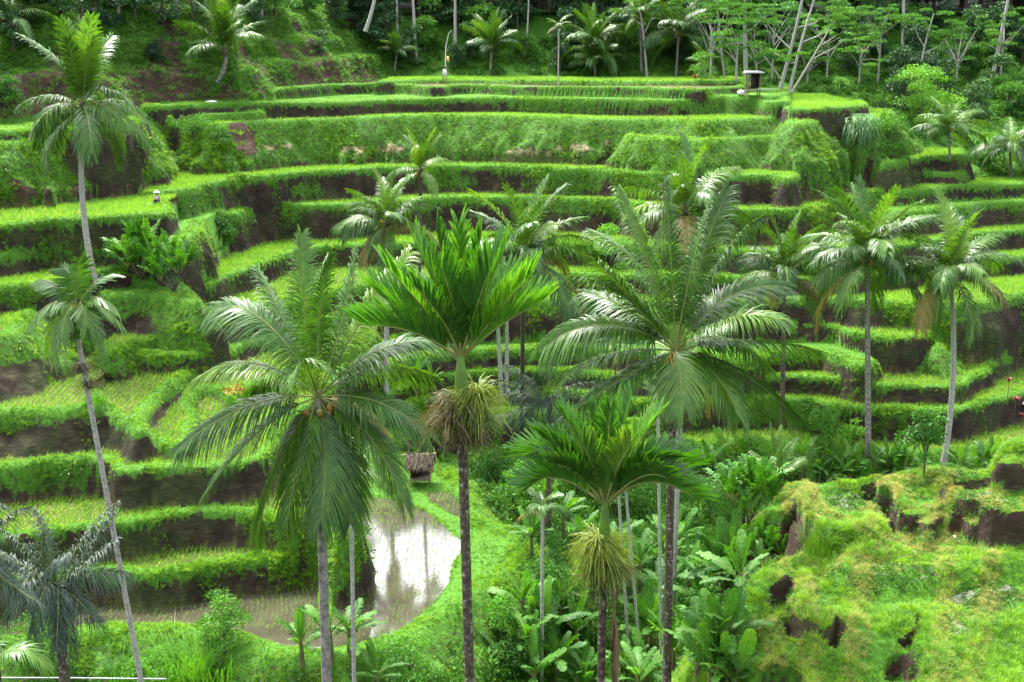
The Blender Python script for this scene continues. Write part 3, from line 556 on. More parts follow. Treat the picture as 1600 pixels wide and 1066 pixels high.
# near hillside
fr = (NGX > 4)
P, NR_, I, J = sample(NG * (1 - ndry * .55) * (NZ > CAMZ - 29) * (1 - _w * .6) * (45 + 110 * q2 * q1 * 2), ngx, ngy, NZ, NNRM, nd, NST)
v = visible(P, up=.5, slack=.3); P = P[v]; NR_ = NR_[v]; I = I[v]; J = J[v]
tall = sstep(.45, .6, fbm(NGX, NGY, 2.2, 81))[I, J]
lawn = [blades(20, .20, .011, .10, .5, 120 + s, seg=3) for s in range(6)]
print('near tufts', len(P)); scatter('hillside_grass', lawn, P, NR_, rng.uniform(.55, 1.1, len(P)) * (.55 + .8 * tall), M_grass, lean=.5)
P, NR_, I, J = sample(ndry * 60, ngx, ngy, NZ, NNRM, nd, NST); v = visible(P, up=.5, slack=.3)
scatter('dry_grass', [blades(18, .18, .010, .11, .9, 140 + s) for s in range(4)], P[v], NR_[v], rng.uniform(.5, 1.1, v.sum()), M_dry, lean=.6)
P, NR_, I, J = sample((sstep(.44, .6, fbm(NGX, NGY, 1.5, 85)) * NG * (NIN > .5) * 22 + _w * 40) + 1.5 * NG, ngx, ngy, NZ, NNRM, nd, NST); v = visible(P, up=.5, slack=.3)
scatter('hillside_weeds', [leafclump(16, .09, .07, 160 + s) for s in range(4)], P[v], NR_[v], rng.uniform(.6, 1.5, v.sum()), M_weed, lean=.3)
P, NR_, I, J = sample((sstep(.58, .66, fbm(NGX, NGY, 2.6, 87)) * 3 + 9 * sstep(.7, .2, TALL)) * NG, ngx, ngy, NZ, NNRM, nd, NST); v = visible(P, up=.5, slack=.3)
scatter('tall_grass', [blades(26, .46, .014, .14, .55, 180 + s, seg=4) for s in range(4)], P[v], NR_[v], rng.uniform(.6, 1.2, v.sum()), M_grass, lean=.3)
# ------------------------------------------------------------------ builders for plants
UP = np.array((0, 0, 1.0))
def gz(x, y): 
    if y > Y1 - .5: return CAMZ + 4 + (y - Y1) * .14
    return max(ground(x, y), nground(x, y))
def above(px_, py_, h=0.0, dmin=50, dmax=175):
    """the spot whose ground lies h metres below the line of sight through a photo pixel"""
    d = ray(px_, py_)
    for D in np.arange(dmin, dmax, .25):
        p = d * D / d[1]
        g = gz(p[0], p[1])
        if CAMZ + p[2] - g < h: return prev if (h > .3 and D > dmin and g - prev[2] > .5) else np.array((p[0], p[1], g))
        prev = np.array((p[0], p[1], g))
    p = d * dmax / d[1]; return np.array((p[0], p[1], gz(p[0], p[1])))
def tube(P, R, sides=8, cap=True):
    P = np.asarray(P, float); n = len(P); R = np.broadcast_to(R, (n,)); T = np.gradient(P, axis=0); T /= np.linalg.norm(T, axis=1)[:, None] + 1e-9
    ref = np.array((1.0, .13, .07)) if abs(T[:, 2]).mean() > .5 else UP
    A = np.cross(T, ref); A /= np.linalg.norm(A, axis=1)[:, None]; B = np.cross(T, A)
    a = np.arange(sides) * 2 * math.pi / sides
    V = (P[:, None] + R[:, None, None] * (np.cos(a)[None, :, None] * A[:, None] + np.sin(a)[None, :, None] * B[:, None])).reshape(-1, 3)
    F_ = [(i * sides + j, i * sides + (j + 1) % sides, (i + 1) * sides + (j + 1) % sides, (i + 1) * sides + j) for i in range(n - 1) for j in range(sides)]
    return V, np.array(F_)
def join(parts):
    V = []; F_ = []; o = 0
    for v, f in parts: V.append(v); F_.append(np.asarray(f) + o); o += len(v)
    return np.vstack(V), np.vstack(F_)
def ball(c, r, n=8, m=6, sq=(1, 1, 1)):
    V = []; F_ = []
    for i in range(m + 1):
        th = math.pi * i / m
        for j in range(n): ph = 2 * math.pi * j / n; V.append((c[0] + r * sq[0] * math.sin(th) * math.cos(ph), c[1] + r * sq[1] * math.sin(th) * math.sin(ph), c[2] + r * sq[2] * math.cos(th)))
    for i in range(m):
        for j in range(n): F_.append((i * n + j, i * n + (j + 1) % n, (i + 1) * n + (j + 1) % n, (i + 1) * n + j))
    return np.array(V), np.array(F_)
def box(c, s, rz=0, top=1.0):
    V = []; cs, sn = math.cos(rz), math.sin(rz)
    for z in (-.5, .5):
        k = top if z > 0 else 1
        for x, y in ((-.5, -.5), (.5, -.5), (.5, .5), (-.5, .5)):
            X, Y = x * s[0] * k, y * s[1] * k; V.append((c[0] + X * cs - Y * sn, c[1] + X * sn + Y * cs, c[2] + z * s[2]))
    return np.array(V, float), np.array([(0, 3, 2, 1), (4, 5, 6, 7), (0, 1, 5, 4), (1, 2, 6, 5), (2, 3, 7, 6), (3, 0, 4, 7)])
def bez(p0, p1, p2, t):
    t = t[:, None]; P = (1 - t) ** 2 * p0 + 2 * t * (1 - t) * p1 + t * t * p2; T = 2 * (1 - t) * (p1 - p0) + 2 * t * (p2 - p1)
    return P, T / (np.linalg.norm(T, axis=1)[:, None] + 1e-9)
def frond(p0, p1, p2, ll=.9, n=60, wid=.045, droop=.45, b0=72, b1=28, lift=18, t0=.14, twist=0., seed=0, rr=.035, blunt=.05, prof=None, ragged=.12, hang=0, erect=0.):
    """a feather leaf: arched rachis with two rows of leaflets; returns (verts, faces, material index per face)"""
    r = np.random.default_rng(abs(int(seed))); p0, p1, p2 = (np.asarray(p, float) for p in (p0, p1, p2))
    t = np.linspace(t0, .995, n) ** .94; C, T = bez(p0, p1, p2, t)
    h = p2 - p0; h = np.array((h[0], h[1], 0)); 
    if np.linalg.norm(h) < .05: h = np.array((1., 0, 0))
    h /= np.linalg.norm(h); side0 = np.array((-h[1], h[0], 0))
    Nn = np.cross(T, side0); Nn *= np.where((Nn @ (UP * .8 - h * .3)) < 0, -1, 1)[:, None]; Nn /= np.linalg.norm(Nn, axis=1)[:, None]
    S = np.cross(T, Nn); tw = twist * t; S2 = S * np.cos(tw)[:, None] + Nn * np.sin(tw)[:, None]; N2 = -S * np.sin(tw)[:, None] + Nn * np.cos(tw)[:, None]
    L = ll * (prof(t) if prof else (.45 + .55 * np.sin(np.pi * np.clip((t - t0) / (1 - t0) * .82 + .16, 0, 1))))
    VV = []; FF = []; k0 = 0
    for sg in (-1, 1):
        b = np.radians(b0 + (b1 - b0) * (t - t0) / (1 - t0)) + r.normal(0, ragged * .5, n); v = np.radians(lift) + r.normal(0, ragged, n)
        d = np.cos(b)[:, None] * T + np.sin(b)[:, None] * (sg * S2 * np.cos(v)[:, None] + N2 * np.sin(v)[:, None])
        d = d + UP * erect; d /= np.linalg.norm(d, axis=1)[:, None]
        LL = L * r.uniform(.85, 1.1, n); dr = droop * r.uniform(.7, 1.3, n)
        W = T - d * (T * d).sum(1)[:, None]; W /= np.linalg.norm(W, axis=1)[:, None] + 1e-9
        for s, ws in ((0, .55), (.3, 1.), (.65, .85), (1., blunt)):
            q = C + d * (LL * s)[:, None] - UP * (dr * LL * s * s * (1 + hang))[:, None] - d * (dr * .35 * LL * s * s)[:, None]
            VV += [q - W * wid * ws * .5, q + W * wid * ws * .5]
        m = np.arange(n)
        for s in range(3): FF.append(np.stack([k0 + (2 * s) * n + m, k0 + (2 * s + 1) * n + m, k0 + (2 * s + 3) * n + m, k0 + (2 * s + 2) * n + m], 1))
        k0 += 8 * n
    V = np.vstack(VV); Fc = np.vstack(FF); tt = np.linspace(0, 1, 14); C2, _ = bez(p0, p1, p2, tt)
    tv, tf = tube(C2, rr * (1 - tt) ** .7 + .006, 5)
    return np.vstack([V, tv]), np.vstack([Fc, tf + len(V)]), np.concatenate([np.zeros(len(Fc), int), np.ones(len(tf), int)])
def frond_obj(name, data, mats, parent=None):
    V, Fc, mi = data; me = mesh_np(name, V, Fc, mats[0]); me.materials.append(mats[1]); me.polygons.foreach_set('material_index', mi.astype(np.int32))
    return link(name, me, parent) if parent is not None else me
def simple_mat(name, stops, scale=3, rough=.85, bump=.4, spec=.3, vec=None, ring=0):
    m, t, out = new_mat(name); tc = N(t, 'ShaderNodeTexCoord'); n_ = noise(t, scale, 5, tc.outputs['Object'])
    c = ramp(t, n_, stops); p = N(t, 'ShaderNodeBsdfPrincipled', i_Roughness=rough); p.inputs['Specular IOR Level'].default_value = spec
    hgt = n_
    if ring:
        w = N(t, 'ShaderNodeTexWave', i_Scale=ring, i_Distortion=1.5); w.bands_direction = 'Z'; t.links.new(tc.outputs['Object'], w.inputs['Vector'])
        dk = N(t, 'ShaderNodeMapRange', i_1=.0, i_2=.35, i_3=.3, i_4=1.0); t.links.new(w.outputs['Fac'], dk.inputs[0])
        c = mixc(t, 1.0, c, dk.outputs[0], 'MULTIPLY'); hgt = w.outputs['Fac']
    t.links.new(c, p.inputs['Base Color']); b = N(t, 'ShaderNodeBump', i_Strength=bump, i_Distance=.03); t.links.new(hgt, b.inputs['Height']); t.links.new(b.outputs[0], p.inputs['Normal'])
    t.links.new(p.outputs[0], out.inputs[0]); return m
M_palm = leaf_mat('palm_leaflets', [(.25, (.018, .058, .010)), (.5, (.045, .125, .015)), (.8, (.105, .22, .024))], rough=.40, trans=.28, patch=.5, spec=.4)
M_palmy = leaf_mat('young_palm_leaflets', [(.25, (.04, .11, .012)), (.5, (.08, .19, .02)), (.8, (.20, .30, .03))], rough=.35, trans=.38, patch=.5, spec=.5)
M_palmold = leaf_mat('old_palm_leaflets', [(.25, (.06, .06, .015)), (.5, (.16, .14, .03)), (.8, (.32, .22, .05))], rough=.5, trans=.3, patch=.8, spec=.4)
M_sugar = leaf_mat('grey_palm_leaflets', [(.25, (.012, .035, .018)), (.5, (.028, .06, .035)), (.8, (.07, .11, .07))], rough=.55, trans=.15, patch=.7, spec=.6)
M_areca = leaf_mat('areca_leaflets', [(.25, (.018, .07, .006)), (.5, (.042, .15, .010)), (.8, (.13, .31, .02))], rough=.38, trans=.34, patch=.9, spec=.6, tcol=2.0)
M_rib = simple_mat('leaf_rib', [(.3, (.10, .14, .03)), (.7, (.22, .24, .06))], rough=.5)
M_brown = simple_mat('dead_leaf', [(.3, (.08, .045, .022)), (.7, (.22, .13, .07))], rough=.8)
M_trunk = simple_mat('grey_palm_bark', [(.32, (.10, .09, .075)), (.5, (.22, .20, .17)), (.66, (.36, .34, .30))], scale=5, ring=7)
M_trunkd = simple_mat('dark_palm_bark', [(.33, (.03, .024, .014)), (.48, (.075, .058, .036)), (.58, (.13, .11, .07)), (.66, (.36, .33, .27))], scale=9, ring=8)
M_trunkw = simple_mat('pale_bark', [(.3, (.20, .19, .17)), (.5, (.38, .36, .32)), (.7, (.50, .48, .44))], scale=7, ring=5)
M_shaft = simple_mat('green_crownshaft', [(.3, (.05, .12, .015)), (.7, (.12, .22, .02))], rough=.4, spec=.5)
M_nut = simple_mat('coconut_husk', [(.35, (.10, .13, .02)), (.6, (.30, .14, .03))], scale=2, rough=.5)
M_orange = simple_mat('orange_coconut', [(.35, (.35, .12, .02)), (.6, (.45, .20, .04))], scale=2, rough=.5)
M_strand = leaf_mat('fruit_strands', [(.25, (.05, .09, .01)), (.5, (.11, .17, .015)), (.8, (.22, .27, .03))], rough=.5, trans=.2, patch=1.5)
M_strandb = leaf_mat('old_fruit_strands', [(.25, (.03, .03, .012)), (.5, (.08, .07, .025)), (.8, (.16, .14, .05))], rough=.6, trans=.15, patch=1.5)
M_banana = leaf_mat('banana_leaf', [(.25, (.02, .085, .010)), (.5, (.045, .16, .016)), (.8, (.12, .29, .03))], rough=.55, trans=.38, patch=.8, spec=.3)
M_bstem = simple_mat('banana_stem', [(.3, (.06, .05, .025)), (.6, (.14, .15, .05))], rough=.6)
M_bush = leaf_mat('bush_leaves', [(.25, (.017, .065, .009)), (.5, (.042, .14, .016)), (.8, (.10, .25, .024))], rough=.6, trans=.3, patch=.35, spec=.2)
M_bushl = leaf_mat('bright_bush_leaves', [(.25, (.04, .15, .010)), (.5, (.08, .25, .016)), (.8, (.16, .36, .03))], rough=.6, trans=.35, patch=.35)
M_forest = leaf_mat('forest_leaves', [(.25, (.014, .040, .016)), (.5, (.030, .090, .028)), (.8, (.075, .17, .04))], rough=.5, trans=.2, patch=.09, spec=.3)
M_branch = simple_mat('branch_bark', [(.3, (.05, .04, .03)), (.7, (.14, .12, .09))])
M_red = leaf_mat('red_cordyline_leaves', [(.3, (.12, .006, .014)), (.6, (.34, .02, .05)), (.8, (.5, .08, .10))], rough=.4, trans=.25, tcol=1.0)
# shared frond shapes of a 4.6 m coconut leaf, from upright to hanging; +X is outward
def arc_ctrl(L, e0, e1):
    a, b = math.radians(e0), math.radians(e1)
    p1 = np.array((math.cos(a), 0, math.sin(a))) * L * .5; return np.zeros(3), p1, p1 + np.array((math.cos(b), 0, math.sin(b))) * L * .5
FR = []
for q, (e0, e1, dr) in enumerate([(86, 62, .15), (78, 35, .25), (66, 8, .4), (52, -18, .5), (38, -35, .55), (20, -52, .6), (0, -68, .6), (-25, -80, .5)]):
    FR.append([frond_obj('frond', frond(*arc_ctrl(4.6, e0, e1), ll=1.2, n=66, wid=.056, ragged=.14, droop=dr + .08, seed=q * 7 + z, twist=random.uniform(-.8, .8)), (mm, M_rib)) for z, mm in enumerate((M_palm, M_palm, M_palmy, M_palmold))])
def place_mesh(name, me, parent, loc=(0, 0, 0), rz=0, sc=1, tilt=0, roll=0):
    o = link(name, me, parent); o.location = loc; o.rotation_euler = (roll, tilt, rz); o.scale = (sc,) * 3; return o
def trunk_path(base, top, bend=(0, 0), n=18):
    t = np.linspace(0, 1, n)[:, None]; b = np.array((bend[0], bend[1], 0.)); return base * (1 - t) + top * t + 4 * t * (1 - t) * b
def add_trunk(root, path, r0, r1, mat, sides=10):
    t = np.linspace(0, 1, len(path)); R = r1 + (r0 - r1) * (1 - t) ** 1.3; R[0] *= 1.35
    v, f = tube(path, R, sides); return link('trunk', mesh_np('trunk', v, f, mat, smooth=True), root)
def nuts(root, c, r, n, mat, s=.13):
    for k in range(n):
        a = 2 * math.pi * k / n + random.random(); p = c + np.array((math.cos(a) * r, math.sin(a) * r, -r * random.uniform(.2, 1.2)))
        v, f = ball(p, s * random.uniform(.85, 1.15), sq=(1, 1, 1.25)); link('coconut', mesh_np('coconut', v, f, mat, smooth=True), root)
def palm(crown_px, D, base, label, L=4.6, n=20, tr=.2, mat=M_trunk, bend=(0, 0), nut=0, nmat=None, group='coconut palms on the terraces', young=.12, old=.12, elevs=None, lean=0, cat='palm tree', name='coconut_palm', twid=.7):
    c = atD(crown_px[0], crown_px[1], D); base = np.asarray(base, float); root = empty(name, base); tag(root, label, cat, group)
    add_trunk(root, trunk_path(np.zeros(3) - UP * .3, c - base, bend), tr, tr * twid, mat)
    off = c - base; az = random.random() * 6.28
    for k in range(n):
        az += 2.399 + random.uniform(-.25, .25); f = (k + .5) / n; e = min(7, int(f ** .9 * 8)) if elevs is None else elevs[k % len(elevs)]
        col = 2 if (f < young) else (3 if f > 1 - old and e >= 5 else random.choice((0, 1)))
        place_mesh('frond', FR[e][col], root, off + UP * (.25 - .5 * f), az, L / 4.6 * random.uniform(.88, 1.08), lean * math.cos(az) + random.uniform(-.08, .08), random.uniform(-.15, .15))
    v, f = ball(off, tr * 1.25, sq=(1, 1, 1.6)); link('crown_base', mesh_np('crown_base', v, f, M_trunkd, smooth=True), root)
    if nut: nuts(root, off, .38, nut, nmat or M_nut)
    return root
def px_palm(crown_px, D, base, fronds, label, tr, mat, L_leaf=1.0, n=70, wid=.05, nut=0, group=None, bend=(0, 0), name='coconut_palm', extra=0, t0=.14, dens_kw=None, trunk=True, twid=.75):
    """a palm whose every leaf is bent as traced: (ctrl dx,dy, tip dx,dy, depth m, kind)"""
    c = atD(crown_px[0], crown_px[1], D); base = np.asarray(base, float); root = empty(name, base); tag(root, label, 'palm tree', group)
    off = c - base; m = (D / CP) / F
    if trunk: add_trunk(root, trunk_path(np.zeros(3) - UP * .3, off, bend), tr, tr * twid, mat, 12)
    for k, (cx, cy, tx, ty, dz, kd) in enumerate(fronds):
        ctrl = np.array((cx - crown_px[0], 0, crown_px[1] - cy)) * m; tip = np.array((tx - crown_px[0], 0, crown_px[1] - ty)) * m
        ctrl[1] = dz * .45; tip[1] = dz; mats = {'g': M_palm, 'y': M_palmy, 'o': M_palmold, 's': M_sugar}[kd]
        kw = dict(ll=L_leaf * random.uniform(.9, 1.1), n=n, wid=wid, ragged=random.uniform(.06, .12), droop=random.uniform(.4, .7), seed=k * 13 + int(cx), twist=random.uniform(-.9, .9), t0=t0, lift=random.uniform(5, 25)); kw.update(dens_kw or {})
        frond_obj('frond', frond(off + np.array((0, 0, .1)), off + ctrl, off + tip, **kw), (mats, M_rib), root)
    if nut: nuts(root, off - UP * .2, .45, nut, M_nut, .15)
    return root
LOW = lambda x, y, z=None: np.array((x, y, gz(x, y)))
# ---------------------------------------------------------------- the large palms nearest the viewer
D = 42; c = atD(497, 625, D); b = atD(506, 1066, D); g = np.array((b[0], D, CAMZ - 36.0))
A = [(470,470,470,372,1.5,'y'),(500,470,527,392,-.5,'g'),(545,500,560,395,.8,'g'),(420,455,335,482,.6,'g'),(395,520,308,588,-.5,'y'),(395,600,283,692,-1,'g'),(410,640,325,762,-1.2,'g'),(440,680,400,835,-1.4,'y'),(470,690,455,800,-1.8,'g'),
     (545,690,550,810,-1.3,'g'),(600,600,672,672,-.8,'g'),(590,650,632,770,-1.4,'g'),(600,510,695,540,.5,'g'),(560,500,640,400,1.2,'y'),(440,500,395,432,2.0,'g'),(575,560,668,610,1.9,'g'),(450,590,370,640,2.2,'g'),(520,690,510,790,-2.1,'g'),(500,560,505,520,-3.6,'g'),(560,640,590,700,1.4,'o')]
px_palm((497, 625), D, g, A, 'large coconut palm with grey trunk and drooping crown in front of the flooded pond', .20, M_trunk, L_leaf=1.55, n=130, wid=.05, nut=9, group=None, twid=.85)
D = 45; b = atD(1052, 1066, D); g = np.array((b[0] + .1, D, CAMZ - 36.0))
Dd = [(1045,400,1035,285,.5,'g'),(1075,420,1105,312,.6,'g'),(1020,420,965,300,1.2,'y'),(1010,395,925,362,.3,'y'),(975,430,880,425,-.6,'g'),(940,465,850,530,-1,'y'),(945,530,862,580,-1.3,'g'),(985,570,888,625,-1.8,'g'),(1150,550,1242,645,-1.2,'g'),
      (1160,515,1272,545,-.3,'g'),(1130,465,1198,480,-1.8,'y'),(1120,440,1228,452,.8,'g'),(1120,380,1185,345,.8,'g'),(1095,390,1140,300,1.6,'g'),(1120,560,1140,625,-1.8,'y'),(1055,540,1058,606,-1.8,'y'),(1000,480,930,400,-1.4,'g'),(1000,480,915,470,1.8,'g'),(1130,500,1215,590,1.8,'g'),(1000,570,960,650,1.0,'g')]
r_ = px_palm((1055, 552), D, g, Dd, 'big coconut palm on a dark spotted trunk, broad crown right of centre', .21, M_trunkd, L_leaf=1.6, n=130, wid=.05, nut=7, bend=(-.15, 0))
off = c = atD(1055, 552, D) - g
v, f = join([tube([off + (-.15, -.3, -.1), off + (-.2 - .1 * k, -.8, .25 - .12 * k), off + (-.1 - .12 * k, -1.0, -.1 - .2 * k)], [.03, .02, .012], 5) for k in range(5)])
link('flower_stalk', mesh_np('flower_stalk', v, f, M_orange), r_)
D = 50; b = atD(1063, 960, D); p = atD(1063, 560, D)
o = palm((1066, 572), D + 3, np.array((b[0], D + 3, gz(b[0], D + 3))), 'slender palm with pale grey trunk right beside the dark-trunked big palm', L=3.4, n=12, tr=.17, mat=M_trunkw, group=None)
# areca palms: clipped fan-like leaves over a green shaft and a brush of fruit strands
def strands(c, R, n, mat, seed, drop=1.0, hemi=.2, wid=.010):
    r = np.random.default_rng(abs(int(seed))); out = []
    V = []; Fc = []
    for k in range(n):
        a = r.normal(0, .32) + r.integers(0, 9) * .7 + seed; el = r.uniform(hemi, 1.3); L = R * r.uniform(.45, 1.2); dp = drop * r.uniform(.45, 1.25); h = np.array((math.cos(a), math.sin(a), 0)); s = np.array((-h[1], h[0], 0)); s = s * math.cos(el * 3) + UP * math.sin(el * 3)
        p0 = c + h * .06 + UP * r.uniform(-.2, .12); k0 = len(V)
        for q in range(5):
            t = q / 4; p = p0 + h * L * math.cos(el) * t * 1.05 + UP * (L * math.sin(el) * t - dp * L * t * t * .95) + r.normal(0, .012, 3); w = wid * (1 - .5 * t)
            V += [p - s * w, p + s * w]
        Fc += [(k0 + 2 * q, k0 + 2 * q + 1, k0 + 2 * q + 3, k0 + 2 * q + 2) for q in range(4)]
    return np.array(V), np.array(Fc)
def areca(crown_px, D, base, fronds, label, tr, shaft_px, brush, mat=M_trunkd, ll=.98, n=44, wid=.05, brushes=None, group=None, bend=(0, 0), b0=62, b1=24, lift=30, erect=.6, spread=.84):
    c = atD(crown_px[0], crown_px[1], D); base = np.asarray(base, float); root = empty('areca_palm', base); tag(root, label, 'palm tree', group); off = c - base; m = (D / CP) / F * 1.0; fs = spread
    sb = off - UP * shaft_px * m
    add_trunk(root, trunk_path(np.zeros(3) - UP * .3, sb, bend, 24), tr, tr * .85, mat, 12)
    v, f = tube([sb, sb + (off - sb) * .25, sb + (off - sb) * .7, off + UP * .1], [tr * .9, tr * 1.15, tr * .9, tr * .5], 12); link('crownshaft', mesh_np('crownshaft', v, f, M_shaft, smooth=True), root)
    for k, (cx, cy, tx, ty, dz, kd) in enumerate(fronds):
        ctrl = np.array((cx - crown_px[0], 0, crown_px[1] - cy)) * m; tip = np.array((tx - crown_px[0], 0, crown_px[1] - ty)) * m; ctrl[1] = dz * .5; tip[1] = dz; ctrl = ctrl * fs; tip = tip * fs
        mats = {'g': M_areca, 'y': M_palmy, 'o': M_palmold, 's': M_palm}[kd]
        frond_obj('frond', frond(off, off + ctrl, off + tip, ll=ll * random.uniform(.9, 1.1), n=n, wid=wid, droop=random.uniform(.0, .28), erect=erect * random.uniform(.5, 1.25), b0=b0, b1=b1, lift=lift, t0=.16, seed=k * 5 + int(cx), rr=.03, blunt=.35, prof=lambda t: .75 + .25 * np.sin(np.pi * t), ragged=.10, twist=random.uniform(-.3, .3)), (mats, M_rib), root)
    for (bx, by, br, bn, bm) in brush:
        bc = atD(bx, by, D) - base; v, f = strands(bc, br * m, bn, bm, int(bx), drop=1.0); link('fruit_brush', mesh_np('fruit_brush', v, f, bm), root)
    return root
D = 25; b = atD(750, 1066, D); g = np.array((b[0] + .15, D, CAMZ - 34.0))
B = [(650,500,568,440,.2,'g'),(665,470,590,385,-.3,'g'),(690,450,640,350,.2,'g'),(700,430,680,320,-.2,'g'),(718,430,718,318,.3,'g'),(735,440,760,325,-.2,'g'),(755,460,800,362,.2,'g'),(785,470,848,400,-.3,'g'),(790,490,865,462,.3,'g'),(640,490,548,492,-.3,'g'),(720,480,690,380,-.7,'g'),(740,480,775,385,-.7,'g'),(700,480,640,410,-.8,'g'),(690,470,615,420,.6,'g'),(750,470,815,420,.7,'g')]
areca((720, 562), D, g, B, 'tall areca palm with erect bright fan, green shaft and wide yellow-brown fruit brush', .125, 60, [(745, 618, 56, 550, M_strand), (742, 650, 50, 400, M_strand), (712, 630, 54, 450, M_strandb), (703, 658, 56, 400, M_strandb), (728, 680, 44, 400, M_strandb)], mat=M_trunkd)
D = 24; b = atD(937, 1066, D); g = np.array((b[0] - .05, D, CAMZ - 34.0))
Cc = [(850,700,810,740,-.4,'g'),(880,660,800,700,.3,'g'),(900,690,830,655,-.2,'g'),(915,680,870,630,.3,'g'),(930,690,915,612,.2,'g'),(945,690,950,600,-.3,'g'),(965,690,990,600,.3,'g'),(985,690,1040,625,.2,'g'),(1000,680,1060,690,-.3,'g'),(1020,680,1095,720,.2,'g'),(1020,700,1105,765,-.4,'g'),(925,710,900,655,-.7,'y'),(960,710,985,650,-.7,'y'),(890,700,845,690,-.7,'g'),(1010,700,1050,720,-.6,'g')]
areca((945, 790), D, g, Cc, 'lower areca palm with round yellow-green fruit brush and a hanging dead brown frond', .105, 55, [(936, 850, 56, 700, M_strand), (946, 872, 50, 600, M_strand), (928, 896, 44, 400, M_strand), (955, 888, 46, 400, M_strandb), (940, 915, 36, 250, M_strandb)], mat=M_trunkd, ll=.82, spread=.88)
rt = bpy.data.objects['areca_palm.001'] if 'areca_palm.001' in bpy.data.objects else None
bo = np.array(rt.location); t_ = atD(958, 915, D - .15) - bo
me_f = frond_obj('dead_frond', frond(t_, t_ + (.05, -.1, -.9), t_ + (.12, -.05, -2.6), ll=.9, n=30, wid=.06, droop=.9, b0=22, b1=8, lift=0, seed=3, rr=.03), (M_brown, M_brown), rt)
D = 46; b = atD(150, 690, D); g0 = atD(232, 1100, D); g = np.array((g0[0] + .6, D, CAMZ - 34.0))
E = [(100,445,52,500,-.4,'s'),(85,455,62,560,.4,'s'),(95,480,90,560,-.8,'s'),(100,440,60,440,.5,'s'),(120,430,100,420,.3,'s'),(130,425,135,402,-.4,'s'),(145,435,175,430,.3,'s'),(150,440,188,480,-.4,'s'),(145,460,165,540,-.7,'s'),(135,450,180,515,.7,'s'),(115,460,110,520,-1.1,'s'),(140,450,150,500,-1.1,'s')]
areca((118, 486), D, g, E, 'leaning areca palm with small dark drooping crown on thin pale slanting trunk', .12, 44, [(128, 575, 30, 260, M_strandb), (140, 600, 24, 200, M_strandb)], mat=M_trunkw, ll=.75, n=30, wid=.06, b0=70, b1=25, lift=0, erect=-.4, spread=1.0)
# ---------------------------------------------------------------- coconut palms standing on the terraces
def base_at(px_, py_, dx=0): return above(px_ + dx, py_, 0)
def at_base(crown, base_px, label, **k):
    b = above(base_px[0], base_px[1], 0); return palm(crown, k.pop('D', b[1]), b, label, **k)
UPS = [0, 1, 2, 2, 3, 3, 4, 4, 5, 5, 6, 6, 3, 2, 7, 1, 4]
WIND = [0, 0, 0, 1, 1, 4, 5, 5, 6, 6, 6, 7, 4, 5]
at_base((130, 168), (150, 455), 'tall windswept coconut palm with thin pale trunk, rising highest at left', L=6.0, n=30, tr=.24, mat=M_trunkw, bend=(-.5, 0), elevs=WIND, group=None, nut=4)
at_base((1355, 408), (1357, 712), 'coconut palm with orange nuts, between its two neighbours on the right-hand terraces', L=6.4, n=34, tr=.25, mat=M_trunk, elevs=UPS, nut=9, nmat=M_orange, group=None)
at_base((1484, 430), (1474, 726), 'coconut palm with slightly curved pale trunk, the rightmost tall one on the terraces', L=5.8, n=28, tr=.24, mat=M_trunkw, bend=(.5, 0), elevs=UPS, group=None, nut=5)
at_base((1226, 432), (1222, 662), 'coconut palm half hidden behind the big palm, dark above and pale below', L=5.6, n=28, tr=.22, mat=M_trunkd, elevs=UPS, group=None)
at_base((605, 352), (603, 612), 'coconut palm with dark crown and grey trunk left of the erect areca fan', L=4.7, n=28, tr=.22, mat=M_trunkw, elevs=UPS, group=None, nut=6)
at_base((657, 268), (655, 500), 'yellowish coconut palm with sparse windblown crown above the dark-crowned palm', L=3.8, n=12, tr=.2, mat=M_trunkd, elevs=[0, 1, 1, 2, 3, 5, 6, 4, 6], young=.8, group=None, nut=4)
at_base((818, 408), (815, 692), 'coconut palm with dark red-brown mottled trunk between the two large crowns', L=6.0, n=30, tr=.2, mat=M_trunkd, elevs=UPS, D=80, group=None)
at_base((775, 440), (784, 625), 'twin pale-trunked palm, left stem of the pair beside the mottled trunk', L=3.6, n=14, tr=.2, mat=M_trunkw, elevs=[3, 4, 5, 6, 6], group=None, old=.5)
at_base((792, 430), (792, 620), 'twin pale-trunked palm, right stem of the pair beside the mottled trunk', L=3.4, n=10, tr=.18, mat=M_trunkw, elevs=[3, 4, 5, 6, 6], group=None)
at_base((1070, 335), (1075, 640), 'fresh green coconut palm whose top shows above the big palm', L=6.2, n=28, tr=.22, mat=M_trunkd, elevs=UPS, young=.5, group=None)
at_base((352, 82), (340, 128), 'young coconut palm on a short leaning trunk on the grassy hill', L=6.2, n=20, tr=.28, mat=M_trunk, bend=(.3, 0), elevs=[0, 0, 1, 1, 2, 3, 4], group=None)
at_base((20, 30), (30, 62), 'palm at the top left corner with one long grey frond reaching in', L=5.0, n=12, tr=.2, mat=M_trunkd, elevs=[2, 3, 4, 5], group=None)
